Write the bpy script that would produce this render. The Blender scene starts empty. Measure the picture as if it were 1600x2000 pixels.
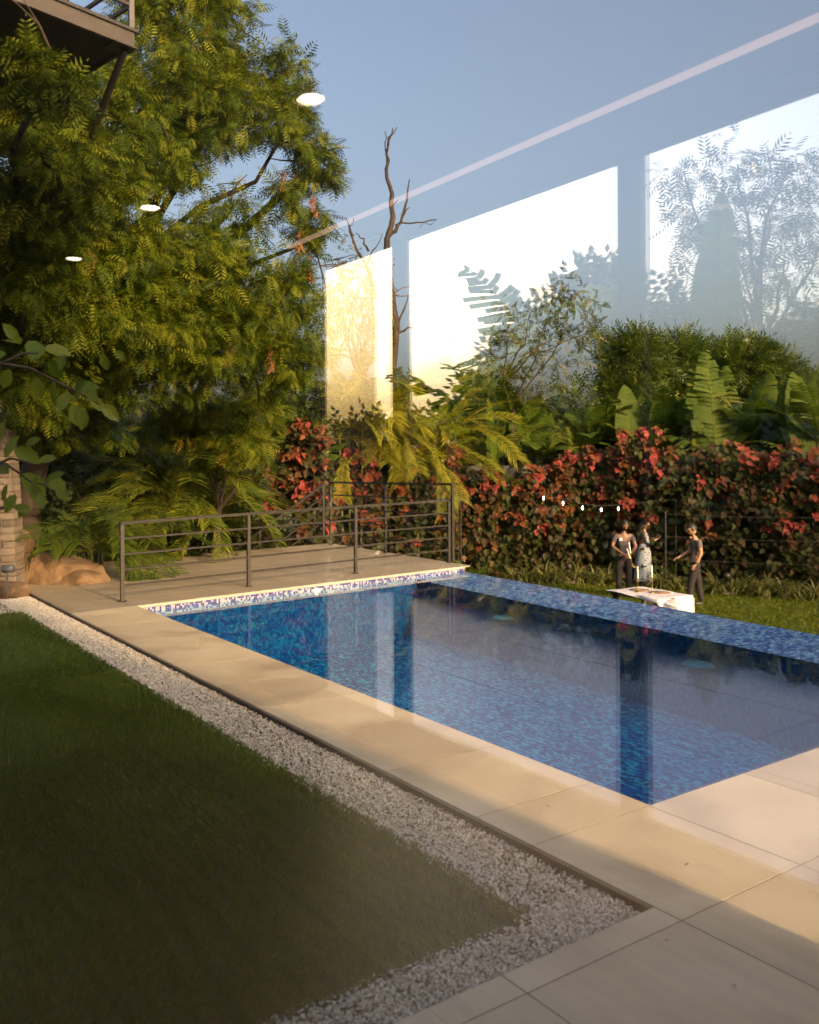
import bpy, bmesh, math, random
import numpy as np
from mathutils import Vector, Matrix, noise

rng = np.random.default_rng(7)
random.seed(7)
SC = bpy.context.scene
COL = SC.collection
R = math.radians

# ------------------------------------------------------------------ camera
F, HOR, ROLL, EYE = 1735.0, 907.0, 0.005, 1.6
cam_data = bpy.data.cameras.new('camera')
cam = bpy.data.objects.new('camera', cam_data)
COL.objects.link(cam)
SC.camera = cam
cam.location = (0, 0, EYE)
cam.rotation_euler = (math.pi / 2, ROLL, 0)
cam_data.sensor_fit = 'HORIZONTAL'
cam_data.sensor_width = 36.0
cam_data.lens = F / 1600 * 36.0
cam_data.shift_y = -(1000 - HOR) / 1600
cam_data.clip_start = 0.02
cam_data.clip_end = 3000
cam_data.dof.use_dof = True
cam_data.dof.focus_distance = 15.0
cam_data.dof.aperture_fstop = 5.0

# ------------------------------------------------------------------ sky and sun
SUN_AZ, SUN_EL = 142.0, 18.0          # azimuth of the sun clockwise from +Y
world = bpy.data.worlds.new('World')
SC.world = world
world.use_nodes = True
wn = world.node_tree
wn.nodes.clear()
sky = wn.nodes.new('ShaderNodeTexSky')
sky.sky_type = 'NISHITA'
sky.sun_disc = False
sky.sun_elevation = R(SUN_EL)
sky.sun_rotation = R(SUN_AZ)
sky.altitude = 100
sky.air_density = 1.0
sky.dust_density = 10.0
sky.ozone_density = 0.7
bg = wn.nodes.new('ShaderNodeBackground')
bg.inputs['Strength'].default_value = 0.14
wo = wn.nodes.new('ShaderNodeOutputWorld')
wn.links.new(sky.outputs[0], bg.inputs[0])
wn.links.new(bg.outputs[0], wo.inputs[0])

sun_data = bpy.data.lights.new('sun', 'SUN')
sun_data.energy = 2.9
sun_data.angle = R(3.2)
sun_data.color = (1.0, 0.70, 0.36)
sun = bpy.data.objects.new('sun', sun_data)
COL.objects.link(sun)
sdir = Vector((math.sin(R(SUN_AZ)) * math.cos(R(SUN_EL)), math.cos(R(SUN_AZ)) * math.cos(R(SUN_EL)), math.sin(R(SUN_EL))))
sun.rotation_euler = sdir.to_track_quat('Z', 'Y').to_euler()
sun.location = (6, -6, 12)

SC.view_settings.view_transform = 'Standard'
SC.view_settings.look = 'None'
SC.view_settings.exposure = 1.85
SC.view_settings.gamma = 1.0
SC.render.engine = 'CYCLES'
SC.cycles.max_bounces = 10
SC.cycles.diffuse_bounces = 3
SC.cycles.glossy_bounces = 5
SC.cycles.transmission_bounces = 6
SC.cycles.transparent_max_bounces = 24
SC.cycles.caustics_reflective = False
SC.cycles.caustics_refractive = False
SC.cycles.sample_clamp_indirect = 8.0
SC.cycles.use_denoising = True

# ------------------------------------------------------------------ helpers: place
AX = np.array([math.sin(R(-35.3)), math.cos(R(-35.3))])     # along the house and the pool's long side
BX = np.array([AX[1], -AX[0]])                              # across, away from the house
HOUSE_ROT = R(35.3)                                         # local +Y = AX, local +X = BX

def ray(px, py):
    u = (px - 800) / F; v = (HOR - py) / F
    return u + v * ROLL, 1.0, v - u * ROLL
def P(px, py, d):
    u, _, v = ray(px, py)
    return np.array([u * d, d, EYE + v * d])
def G(px, py, z=0.0):
    u, _, v = ray(px, py)
    d = (z - EYE) / v
    return np.array([u * d, d, z])
def ab(a, b, z=0.0):
    p = AX * a + BX * b
    return np.array([p[0], p[1], z])

# ------------------------------------------------------------------ helpers: objects
def tag(o, label=None, cat=None, group=None, kind=None):
    if label: o['label'] = label
    if cat: o['category'] = cat
    if group: o['group'] = group
    if kind: o['kind'] = kind
    return o
def empty(name, loc=(0, 0, 0), rz=0.0):
    o = bpy.data.objects.new(name, None)
    o.empty_display_size = 0.1
    COL.objects.link(o)
    o.location = tuple(float(x) for x in loc)
    o.rotation_euler = (0, 0, rz)
    return o
def link(name, me, m=None, parent=None, loc=None, rot=None):
    o = bpy.data.objects.new(name, me)
    COL.objects.link(o)
    if m is not None and len(me.materials) == 0:
        for mm in (m if isinstance(m, (list, tuple)) else [m]): me.materials.append(mm)
    if parent is not None: o.parent = parent
    if loc is not None: o.location = tuple(float(x) for x in loc)
    if rot is not None: o.rotation_euler = rot
    return o
def mesh_np(name, V, Fc, v=None, smooth=False, mi=None):
    """V (n,3), Fc (m,k) of one face size; v: per-vertex float attribute 'v'."""
    V = np.asarray(V, np.float32); Fc = np.asarray(Fc, np.int32)
    me = bpy.data.meshes.new(name)
    m, k = Fc.shape
    me.vertices.add(len(V)); me.vertices.foreach_set('co', V.ravel())
    me.loops.add(m * k); me.loops.foreach_set('vertex_index', Fc.ravel())
    me.polygons.add(m)
    me.polygons.foreach_set('loop_start', np.arange(0, m * k, k, dtype=np.int32))
    try: me.polygons.foreach_set('loop_total', np.full(m, k, np.int32))
    except Exception: pass
    me.polygons.foreach_set('use_smooth', np.full(m, bool(smooth)))
    if mi is not None: me.polygons.foreach_set('material_index', np.asarray(mi, np.int32))
    me.update(calc_edges=True)
    if v is not None:
        a = me.attributes.new('v', 'FLOAT', 'POINT')
        a.data.foreach_set('value', np.asarray(v, np.float32))
    return me
class MB:
    """Collects quads."""
    def __init__(s): s.V = []; s.F = []; s.n = 0; s.v = []
    def add(s, V, Fc, v=0.5):
        V = np.asarray(V, float)
        s.V.append(V); s.F.append(np.asarray(Fc, int) + s.n); s.n += len(V)
        s.v.append(np.broadcast_to(np.asarray(v, float), (len(V),)))
    def box(s, lo, hi, M=None, v=0.5):
        x0, y0, z0 = lo; x1, y1, z1 = hi
        V = np.array([[x0,y0,z0],[x1,y0,z0],[x1,y1,z0],[x0,y1,z0],[x0,y0,z1],[x1,y0,z1],[x1,y1,z1],[x0,y1,z1]], float)
        if M is not None: V = V @ np.asarray(M)[:3, :3].T + np.asarray(M)[:3, 3]
        s.add(V, [[0,3,2,1],[4,5,6,7],[0,1,5,4],[1,2,6,5],[2,3,7,6],[3,0,4,7]], v)
    def bar(s, p, q, w, h=None, v=0.5):
        """square bar from p to q"""
        h = h or w
        p = np.asarray(p, float); q = np.asarray(q, float); d = q - p; L = np.linalg.norm(d); d /= L
        up = np.array([0, 0, 1.0]) if abs(d[2]) < 0.9 else np.array([AX[0], AX[1], 0])
        sx = np.cross(d, up); sx /= np.linalg.norm(sx); sz = np.cross(sx, d)
        V = [c + sx * a * w / 2 + sz * b * h / 2 for c in (p, q) for a, b in ((-1,-1),(1,-1),(1,1),(-1,1))]
        s.add(V, [[0,1,2,3],[7,6,5,4],[0,4,5,1],[1,5,6,2],[2,6,7,3],[3,7,4,0]], v)
    def tube(s, pts, rad, n=6, v=0.5):
        pts = np.asarray(pts, float); k = len(pts)
        rad = np.broadcast_to(np.asarray(rad, float), (k,))
        T = np.gradient(pts, axis=0); T /= np.linalg.norm(T, axis=1)[:, None] + 1e-9
        ref = np.array([0.3, 0.2, 1.0]); ref = ref if abs(T[0] @ ref) / np.linalg.norm(ref) < 0.95 else np.array([1.0, 0.1, 0])
        X = np.cross(T, ref); X /= np.linalg.norm(X, axis=1)[:, None] + 1e-9
        Y = np.cross(T, X)
        a = np.arange(n) / n * 2 * math.pi
        ring = X[:, None] * np.cos(a)[None, :, None] + Y[:, None] * np.sin(a)[None, :, None]
        V = (pts[:, None] + ring * rad[:, None, None]).reshape(-1, 3)
        i = np.arange(k - 1)[:, None] * n; j = np.arange(n)[None]
        q = np.stack([i + j, i + (j + 1) % n, i + n + (j + 1) % n, i + n + j], -1).reshape(-1, 4)
        s.add(V, q, v)
    def lathe(s, prof, c=(0, 0, 0), n=16, v=0.5):
        prof = np.asarray(prof, float)
        a = np.arange(n) / n * 2 * math.pi
        V = np.stack([prof[:, 0][:, None] * np.cos(a), prof[:, 0][:, None] * np.sin(a), np.repeat(prof[:, 1][:, None], n, 1)], -1).reshape(-1, 3) + np.asarray(c)
        i = np.arange(len(prof) - 1)[:, None] * n; j = np.arange(n)[None]
        q = np.stack([i + j, i + (j + 1) % n, i + n + (j + 1) % n, i + n + j], -1).reshape(-1, 4)
        s.add(V, q, v)
    def build(s, name, m, parent=None, smooth=False, loc=None):
        return link(name, mesh_np(name, np.vstack(s.V), np.vstack(s.F), np.concatenate(s.v), smooth), m, parent, loc)

def unit(a): return a / (np.linalg.norm(a, axis=-1, keepdims=True) + 1e-9)
def frames(d, up):
    """rotation matrices (n,3,3): columns side, along d, normal"""
    d = unit(d); x = unit(np.cross(d, up)); z = np.cross(x, d)
    return np.stack([x, d, z], -1)
def scatter(TV, TF, pos, rot, scale, v, tv=None):
    """copies of a triangle template; returns V, F, v"""
    m, n = len(pos), len(TV)
    V = np.einsum('mij,nj->mni', rot, TV) * np.asarray(scale).reshape(m, 1, 1) + pos[:, None]
    Fc = (TF[None] + (np.arange(m) * n)[:, None, None]).reshape(-1, TF.shape[1])
    vv = np.repeat(np.asarray(v, float), n) if tv is None else (np.asarray(v, float)[:, None] + tv[None]).ravel()
    return V.reshape(-1, 3), Fc, vv
def rsph(n):
    return unit(rng.normal(size=(n, 3)))

# ------------------------------------------------------------------ helpers: materials
def mat(name):
    m = bpy.data.materials.new(name)
    m.use_nodes = True
    nt = m.node_tree
    b = nt.nodes['Principled BSDF']
    return m, nt, b
def N(nt, typ, **kw):
    n = nt.nodes.new(typ)
    for k, x in kw.items(): setattr(n, k, x)
    return n
def ramp(nt, stops, interp='LINEAR'):
    n = N(nt, 'ShaderNodeValToRGB')
    cr = n.color_ramp; cr.interpolation = interp
    while len(cr.elements) < len(stops): cr.elements.new(0.5)
    for e, (p, c) in zip(cr.elements, stops):
        e.position = p; e.color = (*c, 1)
    return n
def noise_mat(name, stops, scale=8.0, rough=0.7, bump=0.0, bscale=None, detail=6.0, coords='Object', metal=0.0, spec=0.5, stretch=None):
    m, nt, b = mat(name)
    tc = N(nt, 'ShaderNodeTexCoord')
    mp = N(nt, 'ShaderNodeMapping')
    if stretch: mp.inputs['Scale'].default_value = stretch
    nt.links.new(tc.outputs[coords], mp.inputs[0])
    no = N(nt, 'ShaderNodeTexNoise')
    no.inputs['Scale'].default_value = scale; no.inputs['Detail'].default_value = detail
    nt.links.new(mp.outputs[0], no.inputs['Vector'])
    rp = ramp(nt, stops)
    nt.links.new(no.outputs['Fac'], rp.inputs[0])
    nt.links.new(rp.outputs[0], b.inputs['Base Color'])
    b.inputs['Roughness'].default_value = rough
    b.inputs['Metallic'].default_value = metal
    b.inputs['Specular IOR Level'].default_value = spec
    if bump:
        n2 = N(nt, 'ShaderNodeTexNoise'); n2.inputs['Scale'].default_value = bscale or scale * 4; n2.inputs['Detail'].default_value = 8
        nt.links.new(mp.outputs[0], n2.inputs['Vector'])
        bp = N(nt, 'ShaderNodeBump'); bp.inputs['Strength'].default_value = bump; bp.inputs['Distance'].default_value = 0.02
        nt.links.new(n2.outputs['Fac'], bp.inputs['Height'])
        nt.links.new(bp.outputs[0], b.inputs['Normal'])
    return m
def leaf_mat(name, stops, trans=0.35, rough=0.45, spec=0.4, tint=(1.0, 1.0, 0.6)):
    m, nt, b = mat(name)
    at = N(nt, 'ShaderNodeAttribute', attribute_name='v')
    geo = N(nt, 'ShaderNodeNewGeometry')
    no = N(nt, 'ShaderNodeTexNoise'); no.inputs['Scale'].default_value = 1.3; no.inputs['Detail'].default_value = 3
    nt.links.new(geo.outputs['Position'], no.inputs['Vector'])
    mr = N(nt, 'ShaderNodeMath', operation='MULTIPLY_ADD'); mr.inputs[1].default_value = 0.35; mr.inputs[2].default_value = -0.175
    nt.links.new(no.outputs['Fac'], mr.inputs[0])
    ad = N(nt, 'ShaderNodeMath', operation='ADD')
    nt.links.new(at.outputs['Fac'], ad.inputs[0]); nt.links.new(mr.outputs[0], ad.inputs[1])
    rp = ramp(nt, stops)
    nt.links.new(ad.outputs[0], rp.inputs[0])
    nt.links.new(rp.outputs[0], b.inputs['Base Color'])
    b.inputs['Roughness'].default_value = rough
    b.inputs['Specular IOR Level'].default_value = spec
    tr = N(nt, 'ShaderNodeBsdfTranslucent')
    mx = N(nt, 'ShaderNodeMix', data_type='RGBA', blend_type='MULTIPLY'); mx.inputs[0].default_value = 1.0
    nt.links.new(rp.outputs[0], mx.inputs[6]); mx.inputs[7].default_value = (*tint, 1)
    nt.links.new(mx.outputs[2], tr.inputs[0])
    ms = N(nt, 'ShaderNodeMixShader'); ms.inputs[0].default_value = trans
    nt.links.new(b.outputs[0], ms.inputs[1]); nt.links.new(tr.outputs[0], ms.inputs[2])
    nt.links.new(ms.outputs[0], nt.nodes['Material Output'].inputs['Surface'])
    return m
def glassy(name, r0, gain, tint, rough=0.0, bump=None, power=5.0):
    """clear sheet: transparent with a mirror-like reflection that grows at grazing angles"""
    m, nt, b = mat(name)
    nt.nodes.remove(b)
    lw = N(nt, 'ShaderNodeLayerWeight')
    pw = N(nt, 'ShaderNodeMath', operation='POWER'); pw.inputs[1].default_value = power
    ma = N(nt, 'ShaderNodeMath', operation='MULTIPLY_ADD'); ma.inputs[1].default_value = gain; ma.inputs[2].default_value = r0; ma.use_clamp = True
    nt.links.new(lw.outputs['Facing'], pw.inputs[0]); nt.links.new(pw.outputs[0], ma.inputs[0])
    t = N(nt, 'ShaderNodeBsdfTransparent'); t.inputs[0].default_value = (*tint, 1)
    g = N(nt, 'ShaderNodeBsdfGlossy'); g.inputs['Roughness'].default_value = rough; g.inputs[0].default_value = (1, 1, 1, 1)
    ms = N(nt, 'ShaderNodeMixShader')
    nt.links.new(ma.outputs[0], ms.inputs[0]); nt.links.new(t.outputs[0], ms.inputs[1]); nt.links.new(g.outputs[0], ms.inputs[2])
    nt.links.new(ms.outputs[0], nt.nodes['Material Output'].inputs['Surface'])
    if bump:
        tc = N(nt, 'ShaderNodeTexCoord')
        no = N(nt, 'ShaderNodeTexNoise'); no.inputs['Scale'].default_value = bump[0]; no.inputs['Detail'].default_value = 3
        nt.links.new(tc.outputs['Object'], no.inputs['Vector'])
        bp = N(nt, 'ShaderNodeBump'); bp.inputs['Strength'].default_value = bump[1]; bp.inputs['Distance'].default_value = 0.01
        nt.links.new(no.outputs['Fac'], bp.inputs['Height'])
        nt.links.new(bp.outputs[0], lw.inputs['Normal']); nt.links.new(bp.outputs[0], g.inputs['Normal'])
    return m
def emit_mat(name, col, s):
    m, nt, b = mat(name)
    nt.nodes.remove(b)
    e = N(nt, 'ShaderNodeEmission'); e.inputs[0].default_value = (*col, 1); e.inputs[1].default_value = s
    nt.links.new(e.outputs[0], nt.nodes['Material Output'].inputs['Surface'])
    return m

M_STEEL = noise_mat('painted_steel', [(0.3, (0.016, 0.012, 0.009)), (0.7, (0.034, 0.026, 0.019))], 14, 0.5, 0.05)
M_DARKSTEEL = noise_mat('dark_steel', [(0.3, (0.012, 0.010, 0.009)), (0.7, (0.025, 0.020, 0.017))], 14, 0.5)
M_BARK = noise_mat('bark', [(0.3, (0.018, 0.012, 0.009)), (0.7, (0.060, 0.042, 0.028))], 9, 0.9, 0.6, 22, stretch=(1, 1, 0.3))
M_PALEBARK = noise_mat('pale_bark', [(0.3, (0.06, 0.04, 0.028)), (0.7, (0.15, 0.11, 0.08))], 9, 0.9, 0.5, 22)
M_STEMGREEN = noise_mat('green_stem', [(0.3, (0.03, 0.045, 0.010)), (0.7, (0.09, 0.095, 0.022))], 6, 0.5, 0.1, stretch=(1, 1, 0.2))
M_BRASS = noise_mat('brass', [(0.3, (0.55, 0.34, 0.08)), (0.7, (0.75, 0.52, 0.16))], 20, 0.25, metal=1.0)
M_WAX = noise_mat('candle_wax', [(0.3, (0.75, 0.72, 0.66)), (0.7, (0.85, 0.82, 0.76))], 20, 0.5)

# ================================================================== GROUND
M_EARTH = noise_mat('earth', [(0.3, (0.035, 0.026, 0.016)), (0.7, (0.09, 0.068, 0.040))], 1.5, 0.95, 0.6, 12)
gz = -1.47
tag(link('ground', mesh_np('ground', [[-1500,-1500,gz],[1500,-1500,gz],[1500,1500,gz],[-1500,1500,gz]], [[0,1,2,3]]), M_EARTH), kind='structure')

# lawn beyond the pool, 1.4 m below the deck
M_LAWN = noise_mat('lawn_grass', [(0.25, (0.022, 0.050, 0.006)), (0.5, (0.050, 0.085, 0.010)), (0.75, (0.095, 0.115, 0.018))], 3.0, 0.95, 1.0, 90, detail=10, spec=0.1)
LZ = -1.4
lawn_c = [(-2.0, 13.0), (10.0, 4.0), (30, 10), (22.0, 30.0), (4.0, 27.0), (-3.0, 25.0)]
me = bpy.data.meshes.new('lawn'); me.from_pydata([(x, y, LZ) for x, y in lawn_c], [], [list(range(6))]); me.update()
LAWN = tag(link('lawn', me, M_LAWN), kind='structure')
# blades over the visible part of the lawn
nb = 90000
bx_ = rng.uniform(0.5, 13, nb); by_ = rng.uniform(13.5, 25, nb)
keep = (bx_ / by_ * F + 800 < 1720) & (bx_ / by_ * F + 800 > 880)
bp_ = np.stack([bx_, by_, np.full(nb, LZ)], 1)[keep]
bd = unit(np.stack([rng.normal(0, .5, len(bp_)), rng.normal(0, .5, len(bp_)), np.ones(len(bp_))], 1))
TVb = np.array([[-0.15, 0, 0], [0.15, 0, 0], [0, 1, 0.25]]); TFb = np.array([[0, 1, 2]])
V, Fc, vv = scatter(TVb, TFb, bp_, frames(bd, rsph(len(bp_))), rng.uniform(.03, .07, len(bp_)), rng.uniform(0, 1, len(bp_)))
M_BLADE = leaf_mat('lawn_blade', [(0.0, (0.04, 0.065, 0.005)), (0.6, (0.10, 0.125, 0.010)), (1.0, (0.20, 0.18, 0.03))], 0.3, 0.7, 0.05)
tag(link('lawn_grass', mesh_np('lawn_grass', V, Fc, vv), M_BLADE), 'short green grass of the sunlit lawn beyond the pool', 'grass', kind='stuff')

# ================================================================== POOL
Pn = np.array([1.11, 4.15]); Pf = np.array([-3.14, 10.16]); PrO = np.array([0.85, 13.94]); PcO = np.array([5.07, 6.90])
WEIR = 1.0
_ed = (PcO - PrO) / np.linalg.norm(PcO - PrO); _en = np.array([_ed[1], -_ed[0]]); _en = _en if _en @ (Pn - PrO) > 0 else -_en
def _cut(p, q):
    d = (q - p) / np.linalg.norm(q - p); return p + d * (WEIR / (d @ _en))
Pr = _cut(PrO, Pf); Pc = _cut(PcO, Pn)
WZ = -0.085; DEPTH = 0.85
def bil(s, t):
    s = np.asarray(s)[..., None]; t = np.asarray(t)[..., None]
    return (1 - s) * ((1 - t) * Pn + t * Pf) + s * ((1 - t) * Pc + t * Pr)
def mosaic_mat(name, stops, rough=0.45, spec=0.05):
    m, nt, b = mat(name)
    at = N(nt, 'ShaderNodeAttribute', attribute_name='v')
    rp = ramp(nt, stops, 'CONSTANT')
    nt.links.new(at.outputs['Fac'], rp.inputs[0]); nt.links.new(rp.outputs[0], b.inputs['Base Color'])
    b.inputs['Roughness'].default_value = rough
    b.inputs['Specular IOR Level'].default_value = spec
    return m
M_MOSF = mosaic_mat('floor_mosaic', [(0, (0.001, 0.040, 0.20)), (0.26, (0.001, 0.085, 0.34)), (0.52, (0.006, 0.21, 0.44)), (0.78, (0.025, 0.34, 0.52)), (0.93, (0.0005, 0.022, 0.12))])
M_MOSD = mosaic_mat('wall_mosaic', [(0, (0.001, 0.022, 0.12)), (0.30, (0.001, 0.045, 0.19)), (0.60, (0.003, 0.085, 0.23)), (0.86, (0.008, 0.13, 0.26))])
M_MOSW = mosaic_mat('waterline_mosaic', [(0, (0.46, 0.44, 0.48)), (0.38, (0.035, 0.035, 0.22)), (0.72, (0.07, 0.08, 0.32)), (0.90, (0.34, 0.35, 0.50))])
M_MOSE = mosaic_mat('edge_mosaic', [(0, (0.07, 0.09, 0.34)), (0.30, (0.14, 0.18, 0.48)), (0.58, (0.34, 0.41, 0.66)), (0.82, (0.52, 0.58, 0.76))])
M_GROUT = noise_mat('grout', [(0.3, (0.30, 0.32, 0.36)), (0.7, (0.40, 0.41, 0.44))], 30, 0.9)
M_GROUTD = noise_mat('pool_grout', [(0.3, (0.001, 0.03, 0.13)), (0.7, (0.002, 0.05, 0.17))], 30, 0.9)

def mosaic_sheet(O, U, W, nu, nv, nrm, fill=0.88, runs=0.45):
    """tiles over the quad O + s U + t W(possibly bilinear via callable); returns V,F,v"""
    i, j = np.meshgrid(np.arange(nu), np.arange(nv), indexing='ij')
    i = i.ravel(); j = j.ravel(); h = (1 - fill) / 2
    c = []
    for a, b_ in ((h, h), (1 - h, h), (1 - h, 1 - h), (h, 1 - h)):
        c.append(O((i + a) / nu, (j + b_) / nv))
    V = np.stack(c, 1)
    V = V + np.asarray(nrm) * rng.uniform(0.0008, 0.0022, (len(i), 1, 1))
    Fc = np.arange(len(i) * 4).reshape(-1, 4)
    v = rng.uniform(0, 1, len(i))
    # runs of two or three like tiles, as pre-sheeted mosaic mixes show
    run = rng.uniform(0, 1, len(i)) < runs
    idx = np.where(run)[0]; idx = idx[idx > 0]; v[idx] = v[idx - 1]
    return V.reshape(-1, 3), Fc, np.repeat(v, 4)

pool = tag(empty('swimming_pool', (0, 0, 0)), 'blue mosaic swimming pool with an infinity edge towards the lawn', 'pool', kind='structure')
zf = WZ - DEPTH
def floor3(s, t):
    q = bil(s, t); return np.concatenate([q, np.full(q.shape[:-1] + (1,), zf)], -1)
V, Fc, vv = mosaic_sheet(floor3, None, None, 130, 228, (0, 0, 1))
o = link('floor_mosaic', mesh_np('floor_mosaic', V, Fc, vv), M_MOSF, pool); o['kind'] = 'stuff'
# shell under the mosaic: floor and walls as one basin
e = np.array
def wall_pts(p, q, z0, z1): return [[*p, z0], [*q, z0], [*q, z1], [*p, z1]]
mb = MB()
mb.add([[*Pn, zf], [*Pc, zf], [*Pr, zf], [*Pf, zf]], [[0, 1, 2, 3]])
for p, q, zt in ((Pn, Pf, -0.03), (Pf, Pr, -0.03), (Pc, Pn, -0.03)): mb.add(wall_pts(p, q, zf, zt), [[0, 1, 2, 3]])
mb.add(wall_pts(Pr, Pc, zf, WZ - 0.037), [[0, 1, 2, 3]])
mb.build('basin', M_GROUTD, pool)
def wall_sheet(p, q, z0, z1, nrm, pitch=0.026, runs=0.3):
    L = np.linalg.norm(q - p); nu = int(L / pitch); nv = max(1, int(round((z1 - z0) / pitch)))
    def f(s, t):
        s = np.asarray(s)[..., None]; xy = p + (q - p) * s
        return np.concatenate([xy, (z0 + (z1 - z0) * np.asarray(t))[..., None]], -1)
    return mosaic_sheet(f, None, None, nu, nv, nrm, 0.86, runs)
def inward(p, q):
    d = (q - p) / np.linalg.norm(q - p); n = np.array([-d[1], d[0]]); c = (Pn + Pf + Pr + Pc) / 4
    if n @ (c - p) < 0: n = -n
    return np.array([n[0], n[1], 0])
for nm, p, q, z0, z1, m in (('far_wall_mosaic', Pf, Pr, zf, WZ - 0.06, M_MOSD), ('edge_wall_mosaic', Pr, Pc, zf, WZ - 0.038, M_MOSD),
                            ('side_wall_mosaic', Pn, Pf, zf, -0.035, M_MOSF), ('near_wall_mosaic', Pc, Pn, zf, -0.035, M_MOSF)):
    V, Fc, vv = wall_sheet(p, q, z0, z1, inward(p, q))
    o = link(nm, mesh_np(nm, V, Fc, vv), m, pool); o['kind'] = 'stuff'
# waterline band on the far wall: white and violet-blue tiles, picked out one by one nearest, joined here
inw = inward(Pf, Pr)
mb = MB()
mb.add(wall_pts(Pf + inw[:2] * .002, PrO + inw[:2] * .002, WZ - 0.06, -0.012), [[0, 1, 2, 3]])
mb.build('waterline_backing', M_GROUT, pool)
V, Fc, vv = wall_sheet(Pf + inw[:2] * .003, PrO + inw[:2] * .003, WZ - 0.055, -0.013, inw, 0.0245, 0.05)
o = link('waterline_mosaic', mesh_np('waterline_mosaic', V, Fc, vv), M_MOSW, pool); o['kind'] = 'stuff'
# infinity edge: a broad mosaic weir just under the water's film
outw = -inward(Pr, Pc)[:2]
A0, A1 = Pr, Pc
ein = _en
SH = 0.035
mb = MB()
mb.add([[*Pr, WZ - SH], [*Pc, WZ - SH], [*PcO, WZ - 0.006], [*PrO, WZ - 0.006]], [[0, 1, 2, 3]])
mb.add([[*PrO, WZ - 0.006], [*PcO, WZ - 0.006], [*PcO, LZ - .1], [*PrO, LZ - .1]], [[0, 1, 2, 3]])
mb.build('weir', M_GROUT, pool)
def weir3(s, t):
    s = np.asarray(s)[..., None]; t = np.asarray(t)[..., None]
    xy = (Pr + (Pc - Pr) * s) * (1 - t) + (PrO + (PcO - PrO) * s) * t
    return np.concatenate([xy, WZ - SH + (SH - .006) * t], -1)
V, Fc, vv = mosaic_sheet(weir3, None, None, int(np.linalg.norm(A1 - A0) / .032), int(WEIR / .032), (0, 0, 1))
o = link('weir_mosaic', mesh_np('weir_mosaic', V, Fc, vv), M_MOSE, pool); o['kind'] = 'stuff'
# underwater lamps in the infinity wall and a fitting at the far wall
M_LENS = noise_mat('lamp_lens', [(0.3, (0.05, 0.13, 0.19)), (0.7, (0.08, 0.18, 0.24))], 9, 0.2)
M_WHITEPL = noise_mat('white_plastic', [(0.3, (0.7, 0.7, 0.68)), (0.7, (0.8, 0.8, 0.78))], 9, 0.4)
def pool_lamp(c, n2, nm, m, rr=1.0):
    mb = MB(); mb.lathe(np.array([(0.001, 0.03), (0.10, 0.026), (0.135, 0.012), (0.15, 0.0)]) * rr, n=20)
    o = mb.build(nm, m, pool, True)
    o.matrix_world = Matrix.Translation(Vector((*c[:2], c[2]))) @ Vector((n2[0], n2[1], 0.0)).to_track_quat('Z', 'Y').to_matrix().to_4x4()
    return o
for t in (0.27, 0.66):
    c = A0 + (A1 - A0) * t
    o = pool_lamp((c[0], c[1], WZ - 0.28), ein, 'underwater_lamp', M_LENS, 1.2)
    o.matrix_world = Matrix.Translation(Vector((c[0], c[1], WZ - 0.28)))
c = Pf + (Pr - Pf) * 0.58
pool_lamp((c[0] + inw[0] * .006, c[1] + inw[1] * .006, WZ - 0.02), inw[:2], 'skimmer', M_WHITEPL, .34)
# water
M_WATER = glassy('water', 0.003, 0.9, (0.72, 0.93, 0.98), 0.0, (2.2, 0.14), 8.0)
wq = [Pn, PcO, PrO, Pf]
tag(link('water', mesh_np('water', [[*p, WZ] for p in wq], [[0, 1, 2, 3]]), M_WATER), kind='structure')

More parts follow.
